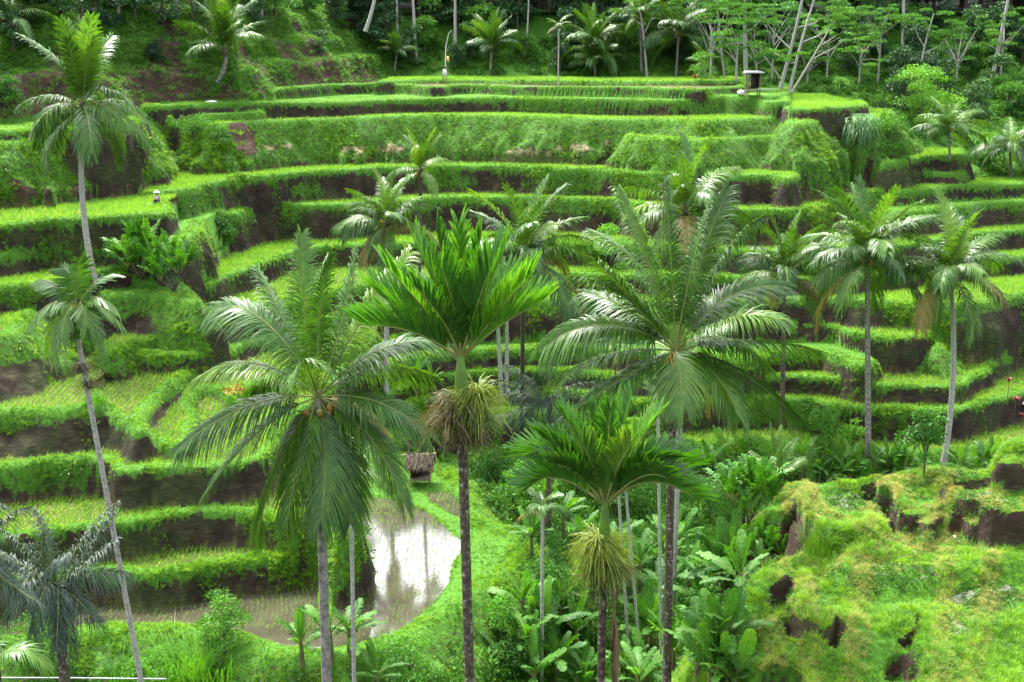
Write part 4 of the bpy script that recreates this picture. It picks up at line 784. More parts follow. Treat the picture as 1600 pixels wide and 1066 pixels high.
for (cx, cy, bx, by, L, lab, el) in [
    (768, 78, 766, 117, 4.3, 'spreading young coconut palm behind the top pond, left of the forest palms', [0, 1, 2, 3, 3, 4, 1]),
    (928, 74, 930, 118, 5.2, 'dense coconut palm behind the top pond in the middle of a group', UPS),
    (930, 100, 930, 121, 3.8, 'low pale-fronded coconut palm at the edge of the top pond', [1, 2, 3, 3, 4]),
    (1000, 32, 1003, 118, 4.6, 'tall thin coconut palm behind the top pond beside a pale tree', UPS),
    (1060, 55, 1056, 121, 5.6, 'stout drooping coconut palm beside the right end of the top pond', UPS),
    (620, 84, 616, 112, 3.0, 'small banana-like palm at the dark forest edge next to the hill', [1, 2, 3, 4]),
    (1483, 205, 1484, 246, 4.0, 'small dark coconut palm in the gully just right of the terraces', [2, 3, 4, 5, 1]),
    (1578, 232, 1580, 278, 4.6, 'dark drooping coconut palm at the right edge in the gully', [2, 3, 4, 5, 5, 6]),
    (1100, 98, 1103, 125, 2.6, 'stunted palm with pale dead fronds beside the bright bush', [1, 3, 6, 6])]:
    at_base((cx, cy), (bx, by), lab, L=L*1.2, n=22, tr=.2 if L > 4 else .14, mat=M_trunk, elevs=el, group=None, D=None or above(bx, by, 0)[1])
# small arecas and bare slender trunks in the ravine
def thin(crown, D, label, mat=M_trunkw, tr=.09, L=1.9, n=8, elevs=(2, 3, 4, 5), g='slender palms in the ravine', bot=None):
    c = atD(*crown, D); x = c[0] if bot is None else atD(bot[0], bot[1], D)[0]; b = np.array((x, D, gz(x, D))); return palm(crown, D, b, label, L=L, n=n, tr=tr, mat=mat, elevs=list(elevs), group=None, name='slender_palm', twid=.9)
thin((848, 795), 60, 'slender palm with straight mottled trunk left of the round fruit brush', tr=.10)
thin((965, 745), 66, 'thin pale trunk slanting behind the lower areca, left of a pair', bot=(988, 880))
thin((975, 735), 66, 'thin pale trunk slanting behind the lower areca, right of a pair', bot=(1006, 900))
thin((1028, 625), 64, 'thin pale palm trunk between the lower areca and the big dark trunk', bot=(1040, 880))
thin((548, 740), 48, 'thin white-grey palm close to the right of the large grey trunk', tr=.10, bot=(548, 1066), mat=M_trunkw, L=2.6, n=10)
thin((962, 545), 84, 'tiny dark-headed areca palm above the low terraces', tr=.07, mat=M_trunkd)
thin((873, 42), 150, 'slim areca palm behind the top pond', tr=.09, L=2.2)
# dark feathery palms
def feather(crown, D, fr, label, tr=.2, mat=M_trunkd, **kw):
    b = atD(*crown, D); g = np.array((b[0], D, gz(b[0], D))); return px_palm(crown, D, g, fr, label, tr, mat, name='feathery_palm', **kw)
K = [(120,840,190,780,.6,'s'),(80,830,55,790,.5,'s'),(60,840,10,800,-.5,'s'),(130,880,205,820,-.6,'s'),(140,860,180,800,1,'s'),(70,870,95,800,-1,'s'),(120,880,205,900,.3,'s'),(40,880,-20,860,.5,'s'),(110,900,165,960,-.8,'s'),(60,890,15,960,-.8,'s'),(90,880,130,1000,-1.2,'s'),(30,870,-40,900,.2,'s'),(100,850,140,830,-1.5,'s'),(60,860,40,900,-1.6,'s'),(110,880,110,985,-1.6,'s'),(90,860,75,960,-1.7,'s')]
feather((88, 925), 40, K, 'large dark grey-green feathery palm at the bottom left', L_leaf=.95, n=80, wid=.034, tr=.26, dens_kw=dict(ragged=.5, b0=60, b1=35, lift=30, droop=.75))
K2 = [(0,800,50,790,.3,'s'),(-10,780,20,775,-.3,'s'),(-10,850,40,870,-.6,'s'),(0,900,70,940,-.5,'s'),(-20,880,20,930,.3,'s')]
feather((-25, 880), 38, K2, 'dark feathery palm cut off by the left edge', L_leaf=.8, n=70, wid=.034, dens_kw=dict(ragged=.4, lift=30, droop=.7))
feather((-30, 1065), 30, [(40,960,88,1035,-.2,'y'),(-60,960,-120,1030,.2,'y'),(-10,980,-20,1040,.9,'g')], 'low palm with one yellow-green arched frond at the bottom left corner', L_leaf=.62, n=60, wid=.03, tr=.12)
K3 = [(830,590,790,570,.4,'s'),(860,570,850,545,.3,'s'),(890,570,930,560,-.3,'s'),(900,590,945,600,.4,'s'),(820,610,770,620,.2,'s'),(840,620,800,680,-.7,'s'),(880,620,900,680,-.7,'s'),(900,610,950,650,.4,'s'),(860,600,870,670,-1,'s'),(820,590,765,590,-.6,'s'),(840,640,760,655,-.3,'s'),(850,600,840,575,-.8,'s')]
feather((858, 625), 80, K3, 'dark bluish feathery palm low in the centre behind the fruit brush', L_leaf=1.2, n=60, wid=.05, dens_kw=dict(ragged=.4))
for (x, y, D, lab, s) in [(1213, 742, 82, 'young fern-like palm among the bananas behind the near hillside', 1.0), (790, 1050, 60, 'young palm with open fronds at the bottom by the grassy bank', .9), (690, 1075, 58, 'low palm with pale arched fronds at the bottom centre', .8)]:
    m = 40 * s * (82 / D) ; fr = [(x + dx * m * .5, y - dy * m * .7, x + dx * m, y - dy * m, dz, 'g') for dx, dy, dz in [(-.3, 2.1, .3), (.35, 2.0, -.3), (-.8, 1.6, -.4), (.8, 1.5, .4), (-1.0, .9, .5), (1.0, .8, -.5), (0, 1.4, -1.0), (.2, 1.9, .8)]]
    feather((x, y), D, fr, lab, tr=.08, L_leaf=.75, n=46, wid=.05, dens_kw=dict(t0=.2))
# ---------------------------------------------------------------- bananas
def banana_leaf(L, W, e0, e1, seed):
    r = np.random.default_rng(abs(int(seed))); p0, p1, p2 = arc_ctrl(L, e0, e1); n = 17; t = np.linspace(.14, 1, n); C, T = bez(p0, p1, p2, t); S = np.array((0, 1.0, 0)); Nn = np.cross(T, S); Nn *= np.where(Nn[:, 2:3] < 0, -1, 1)
    w = W * .5 * np.clip(np.sin(np.pi * np.clip((t - .08) / .97, 0, 1)) ** .45, .05, 1) * np.where(t > .98, .25, 1); V = []; Fc = []
    for sg in (-1, 1):
        for i in range(n - 1):
            dr = r.uniform(.0, .35) + (.5 if r.random() < .12 else 0); fw = r.uniform(0, .02); k0 = len(V); lift = .35
            a, b = C[i], C[i + 1] - T[i] * fw
            for p, ww, q in ((a, w[i], 0), (b, w[i + 1], 1)):
                nn = Nn[i]; V.append(p); V.append(p + S * sg * ww * .55 + nn * ww * lift * .5 + T[i] * ww * .12); V.append(p + S * sg * ww * (1 - .25 * dr) + nn * ww * (lift * .55 - dr) + T[i] * ww * .3)
            Fc += [(k0, k0 + 1, k0 + 4, k0 + 3), (k0 + 1, k0 + 2, k0 + 5, k0 + 4)]
    tv, tf = tube(bez(p0, p1, p2, np.linspace(0, 1, 10))[0], .028 * (1 - np.linspace(0, 1, 10)) + .006, 5); V = np.array(V)
    return np.vstack([V, tv]), np.vstack([np.array(Fc), tf + len(V)]), np.concatenate([np.zeros(len(Fc), int), np.ones(len(tf), int)])
BL = [frond_obj('leaf', banana_leaf(2.2, .52, e0, e1, q), (M_banana, M_rib)) for q, (e0, e1) in enumerate([(84, 70), (74, 40), (62, 15), (48, -10), (30, -30), (66, 30), (52, 0)])]
M_bdead = simple_mat('dry_banana_leaf', [(.3, (.10, .07, .035)), (.7, (.24, .17, .09))])
def banana(b, h, s, label, group=None):
    root = empty('banana_plant', b); tag(root, label, 'banana plant', group)
    v, f = tube([(0, 0, -.2), (.03, .02, h * .5), (0, 0, h), (0, 0, h + .25)], [.15 * s, .12 * s, .085 * s, .03], 8); link('stem', mesh_np('stem', v, f, M_bstem, smooth=True), root)
    az = random.random() * 6.28; n = random.choice((7, 8, 9, 10))
    for k in range(n):
        az += 2.4 + random.uniform(-.3, .3); e = min(6, int(k / n * 5)) if random.random() < .7 else random.choice((1, 2, 3, 5, 6)); place_mesh('leaf', BL[e], root, (0, 0, h - .05 * k), az, s * random.uniform(.75, 1.1), 0, random.uniform(-.3, .3))
    return root
BN = [  # crown pixel, height of the stem above ground, scale, where it is
 (515, 990, 1.6, 1.0, 'banana plant right behind the large grey trunk at the pond edge'), (545, 985, 1.3, .9, 'banana plant between the thin white trunk and the pond'), (470, 1010, 1.2, .85, 'banana plant left of the large grey trunk by the pond edge'), (590, 1060, 1.0, .7, 'low banana plant at the bottom by the pond bank'),
 (850, 785, 2.4, 1.0, 'tall banana plant at the ravine rim left of the lower areca'), (880, 800, 2.2, 1.0, 'banana plant in the ravine left of the round fruit brush'), (912, 835, 2.0, .95, 'banana plant touching the left side of the round fruit brush'), (830, 830, 1.8, .8, 'banana plant on the ravine slope below the rim'),
 (900, 985, 1.4, 1.1, 'banana plant below the round fruit brush, left of the trunk'), (870, 1030, 1.2, 1.0, 'banana plant in the bottom centre left of the areca trunk'), (1010, 985, 1.6, 1.2, 'broad banana plant right of the hanging dead frond'), (1035, 930, 1.8, 1.2, 'banana plant between the dead frond and the big dark trunk'), (1075, 900, 1.8, 1.1, 'banana plant right of the pale trunk in the ravine'),
 (1105, 960, 1.6, 1.2, 'banana plant leaning towards the near hillside'), (1090, 1020, 1.3, 1.2, 'banana plant at the lower left foot of the near hillside'), (1050, 1045, 1.2, 1.1, 'banana plant at the bottom beside the near hillside'), (975, 1040, 1.2, 1.0, 'banana plant at the bottom directly right of the areca trunk'), (1000, 880, 2.0, 1.0, 'banana plant deep in the ravine behind the fruit brush'), (1120, 870, 1.6, 1.0, 'banana plant left of the large feathery bush'), (1060, 840, 2.2, 1.0, 'banana plant standing behind the pale trunk'),
 (1130, 712, 1.6, 1.0, 'banana plant at the left end of the row behind the near hillside'), (1165, 722, 1.6, 1.0, 'banana plant left of the fern-like palm'), (1255, 715, 1.8, 1.0, 'banana plant right of the fern-like palm'), (1282, 728, 1.4, .9, 'small banana plant in front of the row right of the fern-like palm'), (1365, 722, 1.4, 1.0, 'banana plant at the foot of the orange-nut palm'), (1400, 730, 1.2, .9, 'banana plant right of the orange-nut palm'), (1312, 740, 1.0, .8, 'low banana plant in the middle of the row behind the near hillside'), (1500, 726, 1.4, .9, 'banana plant right of the rightmost tall trunk'), (1535, 722, 1.2, .8, 'banana plant at the right end of the row'), (1108, 735, 1.6, 1.0, 'banana plant just right of the big palm trunks'),
 (650, 585, 1.6, .8, 'small banana plant on the low terrace left of the green shaft'), (676, 592, 1.5, .75, 'small banana plant on the low terrace beside its twin')]
for (x, y, h, s, lab) in BN:
    b = above(x, y, h + .1, dmin=70 if (y < 750 and x > 1100) else 52); banana(b, h, s * (1.15 if y > 760 else 1.0), lab)
for k in range(26):
    x = random.uniform(800, 1150); y = random.uniform(840, 1075)
    if x < 880 and y < 930: continue
    h = random.uniform(1.0, 2.0); banana(above(x, y, h, dmin=52), h, random.uniform(.9, 1.35), 'banana plant in the crowded thicket filling the ravine bottom', 'bananas crowding the ravine')
for k in range(16):
    x = random.uniform(1090, 1560); y = random.uniform(720, 750); h = random.uniform(.6, 1.2); banana(above(x, y, h, dmin=70), h, random.uniform(.8, 1.1), 'banana plant in the loose belt between near hillside and terraces', 'bananas in the belt behind the near hillside')
for k in range(15):
    y = random.uniform(880, 1075); x = random.uniform(1085, 1160) + (y < 940) * 20; h = random.uniform(.8, 1.5); banana(above(x, y, h, dmin=40), h, random.uniform(.8, 1.15), 'banana plant rooted on the left flank of the near hillside', 'bananas on the flank of the near hillside')
# ---------------------------------------------------------------- bushes, shrubs, trees
def crown_mesh(name, blobs, nleaf, leaf, mat, seed, flat=.75, asp=.5):
    r = np.random.default_rng(abs(int(seed))); B = np.array(blobs, float); w = B[:, 3] ** 2; w /= w.sum(); k = r.choice(len(B), nleaf, p=w)
    v = r.normal(0, 1, (nleaf, 3)); v /= np.linalg.norm(v, axis=1)[:, None]; v[:, 2] = np.where(v[:, 2] < -.2, -v[:, 2] * .6, v[:, 2])
    rad = r.uniform(.45, 1.06, nleaf) ** .6; p = B[k, :3] + v * (B[k, 3] * rad)[:, None] * np.array((1, 1, flat))
    d = v * .6 + r.normal(0, .55, (nleaf, 3)); d[:, 2] -= .25; d /= np.linalg.norm(d, axis=1)[:, None]; s = np.cross(d, v + r.normal(0, .5, (nleaf, 3))); s /= np.linalg.norm(s, axis=1)[:, None]
    L = (leaf * r.uniform(.6, 1.35, nleaf))[:, None]; V = np.stack([p, p + d * L * .5 + s * L * asp * .5, p + d * L, p + d * L * .5 - s * L * asp * .5], 1).reshape(-1, 3)
    return mesh_np(name, V, np.arange(nleaf * 4).reshape(-1, 4), mat)
def blobs(n, R, H, seed, br=.45, base=0., up=1.0):
    r = random.Random(seed); out = []
    for i in range(n):
        a = r.uniform(0, 6.28); t = r.random(); rr = R * math.sqrt(r.random()) * (1 - .55 * t ** up); out.append((math.cos(a) * rr, math.sin(a) * rr, base + H * t, R * br * r.uniform(.55, 1.15)))
    return out
def limbs(B, trunk_top, r0, seed, h0=.4):
    parts = [tube([np.array((0, 0, -.3)), np.array((0, 0, trunk_top * .5)), np.array((.05, 0, trunk_top))], [r0, r0 * .8, r0 * .6], 8)]
    for b in B:
        z0 = trunk_top * (h0 + (1 - h0) * random.random()); e = np.array(b[:3]); parts.append(tube([np.array((0, 0, z0)), (np.array((0, 0, z0)) + e) * .5 + (0, 0, .15), e], [r0 * .45, r0 * .28, r0 * .08], 5))
    return join(parts)
def tree(b, B, nleaf, leaf, mat, tt, r0, label, cat='tree', name='leafy_tree', group=None, bark=None, seed=0, flat=.75, asp=.5):
    root = empty(name, b); tag(root, label, cat, group)
    v, f = limbs(B[:10], tt, r0, seed); link('trunk', mesh_np('trunk', v, f, bark or M_branch, smooth=True), root)
    link('crown', crown_mesh('crown', B, nleaf, leaf, mat, seed, flat, asp), root); return root
def bush(x, y, R, H, label, mat=None, leaf=.2, n=2200, dmin=50, name='leafy_bush', seed=None, h=None):
    b = above(x, y, H * .5 if h is None else h, dmin=dmin); return tree(b, blobs(11, R, H, seed or int(x + y), br=.5, base=.15 * H), n, leaf, mat or M_bush, H * .4, .06, label, 'bush', name, seed=abs(int(x * 7 + y)))
# feathery compound-leaf shrubs: upright plumes
M_plume = leaf_mat('plume_leaves', [(.25, (.03, .12, .012)), (.5, (.06, .21, .018)), (.8, (.14, .34, .03))], rough=.45, trans=.3, patch=.6)
PL = [frond_obj('plume', frond(*arc_ctrl(1.9, e0, e1), ll=.34, n=34, wid=.075, droop=.25, b0=80, b1=60, lift=10, seed=50 + q, rr=.02, t0=.25, blunt=.5, ragged=.3, prof=lambda t: .55 + .45 * np.sin(np.pi * t)), (M_plume, M_rib)) for q, (e0, e1) in enumerate([(88, 75), (78, 55), (66, 40), (52, 20)])]
def plume_shrub(x, y, h, n, s, label, dmin=50, spread=.5):
    b = above(x, y, 0, dmin=dmin); root = empty('feathery_shrub', b); tag(root, label, 'shrub')
    parts = []
    for k in range(n):
        a = k * 2.4; rr = spread * math.sqrt((k + .5) / n) * h; z = h * random.uniform(.35, .8) * (1.1 - .5 * rr / (spread * h)); top = np.array((math.cos(a) * rr, math.sin(a) * rr, z))
        parts.append(tube([np.zeros(3), top * .5 + (0, 0, .1), top], [.05, .035, .02], 5))
        for q in range(5): place_mesh('plume', PL[min(3, int(random.random() * 4 * (.3 + rr / (spread * h + 1e-6))))], root, top, random.random() * 6.28, s * random.uniform(.7, 1.1))
    v, f = join(parts); link('stem', mesh_np('stem', v, f, M_branch), root); return root
plume_shrub(222, 448, 3.6, 11, 1.15, 'bright feathery shrub with upright plumes on the left lawn, left one', spread=.42)
plume_shrub(272, 456, 3.4, 11, 1.15, 'bright feathery shrub with upright plumes on the left lawn, right one', spread=.42)
plume_shrub(1162, 915, 3.4, 16, .95, 'large dark feathery shrub at the left end of the near hillside', dmin=54, spread=.35)
plume_shrub(1195, 900, 1.8, 8, .7, 'smaller pale feathery shrub in front of the large dark one', dmin=50, spread=.5)
bush(815, 775, 2.0, 3.0, 'rounded bright bush at the ravine rim right of the small pond', M_bushl, n=3800)
bush(775, 745, 1.6, 2.4, 'dark leafy bush between the green fruit brush trunk and the ravine', n=2600)
bush(1050, 780, 2.6, 3.4, 'dense dark bush behind the paired slender trunks', n=4200)
bush(1110, 790, 2.0, 2.6, 'leafy bush right of the big trunks below the row of bananas', M_bushl, n=2800)
bush(965, 770, 2.6, 3.6, 'shaded bush in the ravine behind the lower areca fan', n=3800)
bush(930, 700, 2.4, 3.4, 'dark bush filling the gap left of the lower areca top', n=3200)
bush(350, 1000, 1.4, 2.0, 'leafy dark bush on the bank below the pond, right of the reeds', n=2600, leaf=.16)
bush(60, 1010, 1.8, 2.4, 'dark bush under the feathery palm at bottom left', n=2600, leaf=.16)
bush(250, 1050, 1.6, 1.6, 'low bush with yellowish leaves beside the slanting trunk at the bottom', M_bushl, n=1800, leaf=.14)
bush(640, 1040, 1.8, 1.6, 'bright fern-leaved bush at the bottom below the pond bank', M_bushl, n=2600, leaf=.14)
bush(345, 945, .9, 1.0, 'small open shrub with pale yellow leaves at the near edge of the pond', M_bushl, n=420, leaf=.12)
bush(1265, 655, 1.5, 2.2, 'dark shrub at the foot of the lowest terrace wall, left one', n=1800); bush(1295, 680, 1.7, 2.4, 'wide grey-green shrub in front of the lowest terrace wall', n=2200)
bush(1335, 678, 1.1, 1.9, 'bright small shrub left of the orange-nut palm trunk', M_bushl, n=1200); bush(1447, 700, 1.1, 2.8, 'upright leafy shrub left of the rightmost tall trunk', n=1600)
bush(1170, 715, 1.6, 2.0, 'leafy shrub behind the left bananas of the row', n=1800, dmin=70); bush(1340, 735, 1.2, 1.4, 'low bright shrub between the bananas of the row', M_bushl, n=1200, dmin=70); bush(1450, 738, 1.2, 1.2, 'low green shrub at the back rim of the near hillside', M_bushl, n=1200, dmin=66)
bush(342, 362, 1.3, 2.6, 'round dark shrub growing on the wall left of the long earth bank', n=1900); bush(955, 385, 1.7, 3.2, 'bright round tree crown peeping out left of the big palm', M_bushl, n=3000); bush(215, 210, 1.5, 1.6, 'leafy dark bush beside the tall palm on the second bank', n=1400)
bush(300, 205, 2.6, 1.2, 'wide dark leafy bush on top of the bright high bank', n=2600, leaf=.18); bush(340, 205, 1.2, 1.2, 'leafy clump left of the bare red slip', n=1000, leaf=.18)
bush(1097, 112, 1.6, 2.6, 'bright yellow-green bush at the end of the top pond', M_bushl, n=1400); bush(885, 70, 1.6, 3.4, 'pale green slender bush beside the slim areca palm', M_bushl, n=1300); bush(1085, 92, 1.2, 2.0, 'leafy bush beside the stunted palm', n=900)
bush(1440, 165, 4.2, 5.5, 'spreading pale green tree in the gully right of the terraces', M_bushl, n=5200, leaf=.26, name='leafy_bush'); bush(1400, 210, 3.0, 3.6, 'dark bush below the spreading pale tree in the gully', n=3000, leaf=.26)
for k, (x, y, R, H, mt) in enumerate([(860,930,1.6,2.2,0),(900,900,1.4,2.4,0),(1010,850,1.8,2.6,0),(960,930,1.5,2.0,0),(1090,930,1.5,2.2,0),(1040,990,1.4,1.8,0),(930,1050,1.4,1.6,1),(830,1000,1.4,1.8,0),(780,960,1.2,1.5,1),(1110,1055,1.5,1.8,0),(850,870,1.4,2.2,0),(790,1030,1.3,1.5,0),(1150,760,1.8,2.4,0),(1080,730,1.8,2.4,0)]):
    bush(x, y, R, H, 'small-leaved bush tangled among the bananas of the ravine', M_bushl if mt else M_bush, n=2000, leaf=.15, seed=400 + k)['group'] = 'bushes among the ravine bananas'
# pandanus: a mop of drooping sword leaves
def mop(x, y, R, n, label, mat, h=.9, wid=.07):
    b = above(x, y, 0); root = empty('pandanus_bush', b); tag(root, label, 'bush'); V = []; Fc = []; r = np.random.default_rng(5)
    for k in range(n):
        c = np.array((*r.normal(0, R * .3, 2), h * r.uniform(.5, 1.9))); a = r.uniform(0, 6.283); d = np.array((math.cos(a), math.sin(a), 0)); s = np.array((-d[1], d[0], 0)); L = R * r.uniform(.5, 1); k0 = len(V)
        for q in range(5):
            t = q / 4; p = c + d * L * (t * .9) + UP * L * (.55 * t - 1.35 * t * t); w = wid * (1 - t) * .5 + .004; V += [p - s * w, p + s * w]
        Fc += [(k0 + 2 * q, k0 + 2 * q + 1, k0 + 2 * q + 3, k0 + 2 * q + 2) for q in range(4)]
    link('foliage', mesh_np('foliage', np.array(V), np.array(Fc), mat), root)
    v, f = join([tube([(0, 0, -.2), (.15 * k - .15, .1, h), (.3 * k - .3, 0, h * 1.6)], [.09, .07, .05], 6) for k in range(3)]); link('stem', mesh_np('stem', v, f, M_branch), root)
M_pand = leaf_mat('pandanus_leaves', [(.25, (.06, .16, .05)), (.5, (.12, .26, .09)), (.8, (.24, .40, .16))], rough=.4, trans=.25, patch=.6)
mop(1343, 226, 2.3, 420, 'pale green mop-like pandanus bush on the upper right bank', M_pand, h=1.5)
# reeds and cane grass
def reeds(x, y, n, L, R, label, dmin=50, mat=None, wid=.045):
    b = above(x, y, 0, dmin=dmin); v, f = blades(n, L, wid, R, .5, int(x), up=.95, seg=5); o = link('reed_clump', mesh_np('reed_clump', v, f, mat or M_reed), None, b); tag(o, label, 'reeds')
M_reed = leaf_mat('reed_blades', [(.25, (.03, .12, .012)), (.5, (.06, .20, .018)), (.8, (.14, .34, .03))], rough=.4, trans=.35, patch=.8)
reeds(300, 1066, 220, 3.4, 1.1, 'tall cane grass clump below the pond, biggest and leftmost-leaning'); reeds(335, 1085, 200, 3.0, 1.2, 'tall cane grass clump below the pond, right of the biggest'); reeds(190, 1090, 120, 2.6, .6, 'bright cane grass clump close to the slanting trunk'); reeds(265, 1085, 160, 2.8, .8, 'cane grass clump directly right of the slanting trunk')
reeds(1275, 862, 170, 1.3, .7, 'bright tall grass clump on the near hillside below the dark scoop', dmin=40, wid=.025, mat=M_grass); reeds(1160, 655, 60, 1.2, .6, 'bright grass clump at the foot of the low terraces'); reeds(150, 640, 70, 1.2, .6, 'long-bladed grass clump by the slanting trunk on the terraces')
reeds(1352, 745, 90, 1.3, .6, 'bright grass clump at the back rim of the near hillside', dmin=56)
# ---------------------------------------------------------------- the forested slope behind the terraces
fx = np.arange(-120, 190, 2.5); fy = np.arange(Y1 - 2, 330, 2.5); FX, FY = np.meshgrid(fx, fy, indexing='ij')
FZ = CAMZ + 4 + (FY - Y1) * .14 + (fbm(FX, FY, 22, 3) - .5) * 6 * sstep(Y1, Y1 + 15, FY) - .3
Vf = np.stack([FX, FY, FZ], -1).reshape(-1, 3); n2_ = len(fy); ii, jj = np.meshgrid(np.arange(len(fx) - 1), np.arange(n2_ - 1), indexing='ij'); a = (ii * n2_ + jj).ravel()
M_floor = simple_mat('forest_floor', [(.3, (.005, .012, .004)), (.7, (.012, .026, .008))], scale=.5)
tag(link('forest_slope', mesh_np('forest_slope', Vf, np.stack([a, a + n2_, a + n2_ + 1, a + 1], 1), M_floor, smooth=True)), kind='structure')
v = np.array([(-150, -30, CAMZ - 36), (150, -30, CAMZ - 36), (150, Y0 + .2, CAMZ - 36), (-150, Y0 + .2, CAMZ - 36)]); tag(link('valley_floor', mesh_np('valley_floor', v, np.array([(0, 1, 2, 3)]), M_floor)), kind='structure')
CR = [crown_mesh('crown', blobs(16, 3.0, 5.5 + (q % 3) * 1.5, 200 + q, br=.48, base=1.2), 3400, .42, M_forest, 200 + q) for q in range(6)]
CR += [crown_mesh('crown', blobs(14, 3.2, 4.5, 240 + q, br=.45, base=1.0), 2800, .38, M_bush, 240 + q) for q in range(2)]
TK = [mesh_np('trunk', *limbs(blobs(9, 2.2, 5.5, 200 + q, base=1.5), 3.5, .2, q), M_branch, smooth=True) for q in range(4)]
rnd = random.Random(3)
cnt = 0
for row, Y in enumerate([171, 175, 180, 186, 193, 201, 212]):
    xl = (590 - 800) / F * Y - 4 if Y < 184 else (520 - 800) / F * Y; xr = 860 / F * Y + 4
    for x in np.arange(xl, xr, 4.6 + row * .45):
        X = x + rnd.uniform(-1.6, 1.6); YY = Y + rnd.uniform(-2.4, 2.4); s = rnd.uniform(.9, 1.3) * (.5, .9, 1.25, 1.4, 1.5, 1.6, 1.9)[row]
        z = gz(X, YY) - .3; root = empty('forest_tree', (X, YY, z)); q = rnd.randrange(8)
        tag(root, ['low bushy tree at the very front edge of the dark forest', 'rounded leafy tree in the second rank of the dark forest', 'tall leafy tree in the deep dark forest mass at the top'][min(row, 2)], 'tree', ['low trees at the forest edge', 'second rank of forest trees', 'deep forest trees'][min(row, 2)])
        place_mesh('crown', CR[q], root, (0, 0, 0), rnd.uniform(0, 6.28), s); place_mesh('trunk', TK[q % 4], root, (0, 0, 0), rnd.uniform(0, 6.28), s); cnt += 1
for k in range(26):       # gully trees right of the terraces
    X = rnd.uniform(46, 74); YY = rnd.uniform(150, 170); z = gz(X, YY) - .3
    if proj(np.array((X, YY, z)))[0][0] < 1385: continue
    s = rnd.uniform(.45, .8); root = empty('forest_tree', (X, YY, z)); q = rnd.randrange(8); tag(root, 'small leafy tree on the slope right of the top terraces', 'tree', 'small trees on the right-hand slope')
    place_mesh('crown', CR[q], root, (0, 0, 0), rnd.uniform(0, 6.28), s); place_mesh('trunk', TK[q % 4], root, (0, 0, 0), 0, s)
# bushes and saplings on the grassy hill
for k, (x, y, s) in enumerate([(40,20,.8),(95,12,.9),(150,30,.7),(210,14,.9),(255,30,.6),(300,12,.8),(430,15,.9),(480,8,.8),(520,22,.7),(560,28,.7),(20,60,.6),(400,30,.5),(545,10,.9),(585,14,.8),(10,150,.5),(335,18,.7),(60,-8,1),(180,-10,1),(380,-10,1),(240,70,.35),(500,70,.35)]):
    b = above(x, y, 1.0); root = empty('hill_tree', b); tag(root, 'small dark tree growing on the grassy hill at upper left', 'tree', 'trees on the grassy hill')
    place_mesh('crown', CR[k % 8], root, (0, 0, -.4), k * 1.7, s); place_mesh('trunk', TK[k % 4], root, (0, 0, 0), k, s)
# pale bare trunks
def bare(px0, px1, D, label, r=.17, forks=(), crown=None, mat=M_trunkw, over=3.0, seed=0):
    b = above(px1[0], px1[1], 0) if D is None else np.array((*atD(px1[0], px1[1], D)[:2], 0))
    if D is not None: b[2] = atD(px1[0], px1[1], D)[2]
    D = b[1]; t = atD(px0[0], px0[1], D) - b; root = empty('pale_tree', b); tag(root, label, 'tree')
    d = t / np.linalg.norm(t); tt = t + d * over; path = trunk_path(-d * .4, tt, (random.uniform(-.25, .25), 0), 12)
    parts = [tube(path, np.linspace(r, r * .55, 12), 8)]; tips = [tt]
    for (fy, ex, ey) in forks:
        s_ = path[int(fy * 11)]; e = atD(ex, ey, D) - b; e = e + (e - s_) * .12 + np.array((0, random.uniform(-1, 1), 0)); mid = (s_ + e) * .5 + np.array((0, 0, -.3)); parts.append(tube([s_, mid, e], [r * .5, r * .38, r * .16], 6)); tips.append(e)
        for w in range(2): e2 = e + np.array((random.uniform(-1.4, 1.4), random.uniform(-1, 1), random.uniform(.4, 1.4))); parts.append(tube([mid * .4 + e * .6, e2], [r * .22, r * .07], 4)); tips.append(e2)
    v, f = join(parts); link('trunk', mesh_np('trunk', v, f, mat, smooth=True), root)
    if crown:
        B = []; rr = random.Random(seed + 5)
        for p in tips[(0 if len(tips) < 2 else 1):] + [tips[0]]:
            for w in range(crown): B.append((p[0] + rr.uniform(-2.0, 2.0), p[1] + rr.uniform(-1.5, 1.5), p[2] + rr.uniform(-.7, .5), rr.uniform(.5, 1.1)))
        link('crown', crown_mesh('crown', B, len(B) * 200, .20, M_bush, seed, flat=.28), root)
    return root
bare((1121, 0), (1133, 128), 160, 'pale forked tree right of the stout palm', forks=[(.35, 1085, 20), (.5, 1150, 20)], crown=3, seed=1)
bare((1165, 0), (1166, 120), 160, 'pale straight tree behind the flat-roofed shelter', r=.3, forks=[(.5, 1190, 28), (.55, 1148, 10)], crown=3, seed=2)
bare((1252, 0), (1219, 138), 152, 'thick pale tree leaning right beside the flat-roofed shelter', r=.24, forks=[(.12, 1172, 52), (.45, 1196, 30), (.6, 1290, 25)], crown=4, seed=3)
bare((1266, 27), (1231, 157), 148, 'slim pale tree leaning right at the corner of the top terraces', r=.22, forks=[(.4, 1225, 90), (.6, 1300, 40)], crown=4, seed=5)
bare((1301, 37), (1240, 140), 156, 'thin pale crooked tree with layered light foliage, right of the slim leaning one', r=.16, forks=[(.5, 1330, 55), (.7, 1340, 30)], crown=5, seed=7, over=.5)
bare((1411, 0), (1408, 105), 170, 'tall straight white trunk in the dark forest at right', r=.26)
bare((1575, 0), (1551, 120), 165, 'tall white trunk leaning slightly at the far right of the forest', r=.28)
bare((1458, 27), (1434, 132), 160, 'thin pale tree with wispy light foliage between the two white trunks', r=.15, forks=[(.5, 1480, 60), (.6, 1430, 40)], crown=4, seed=9, over=.5)
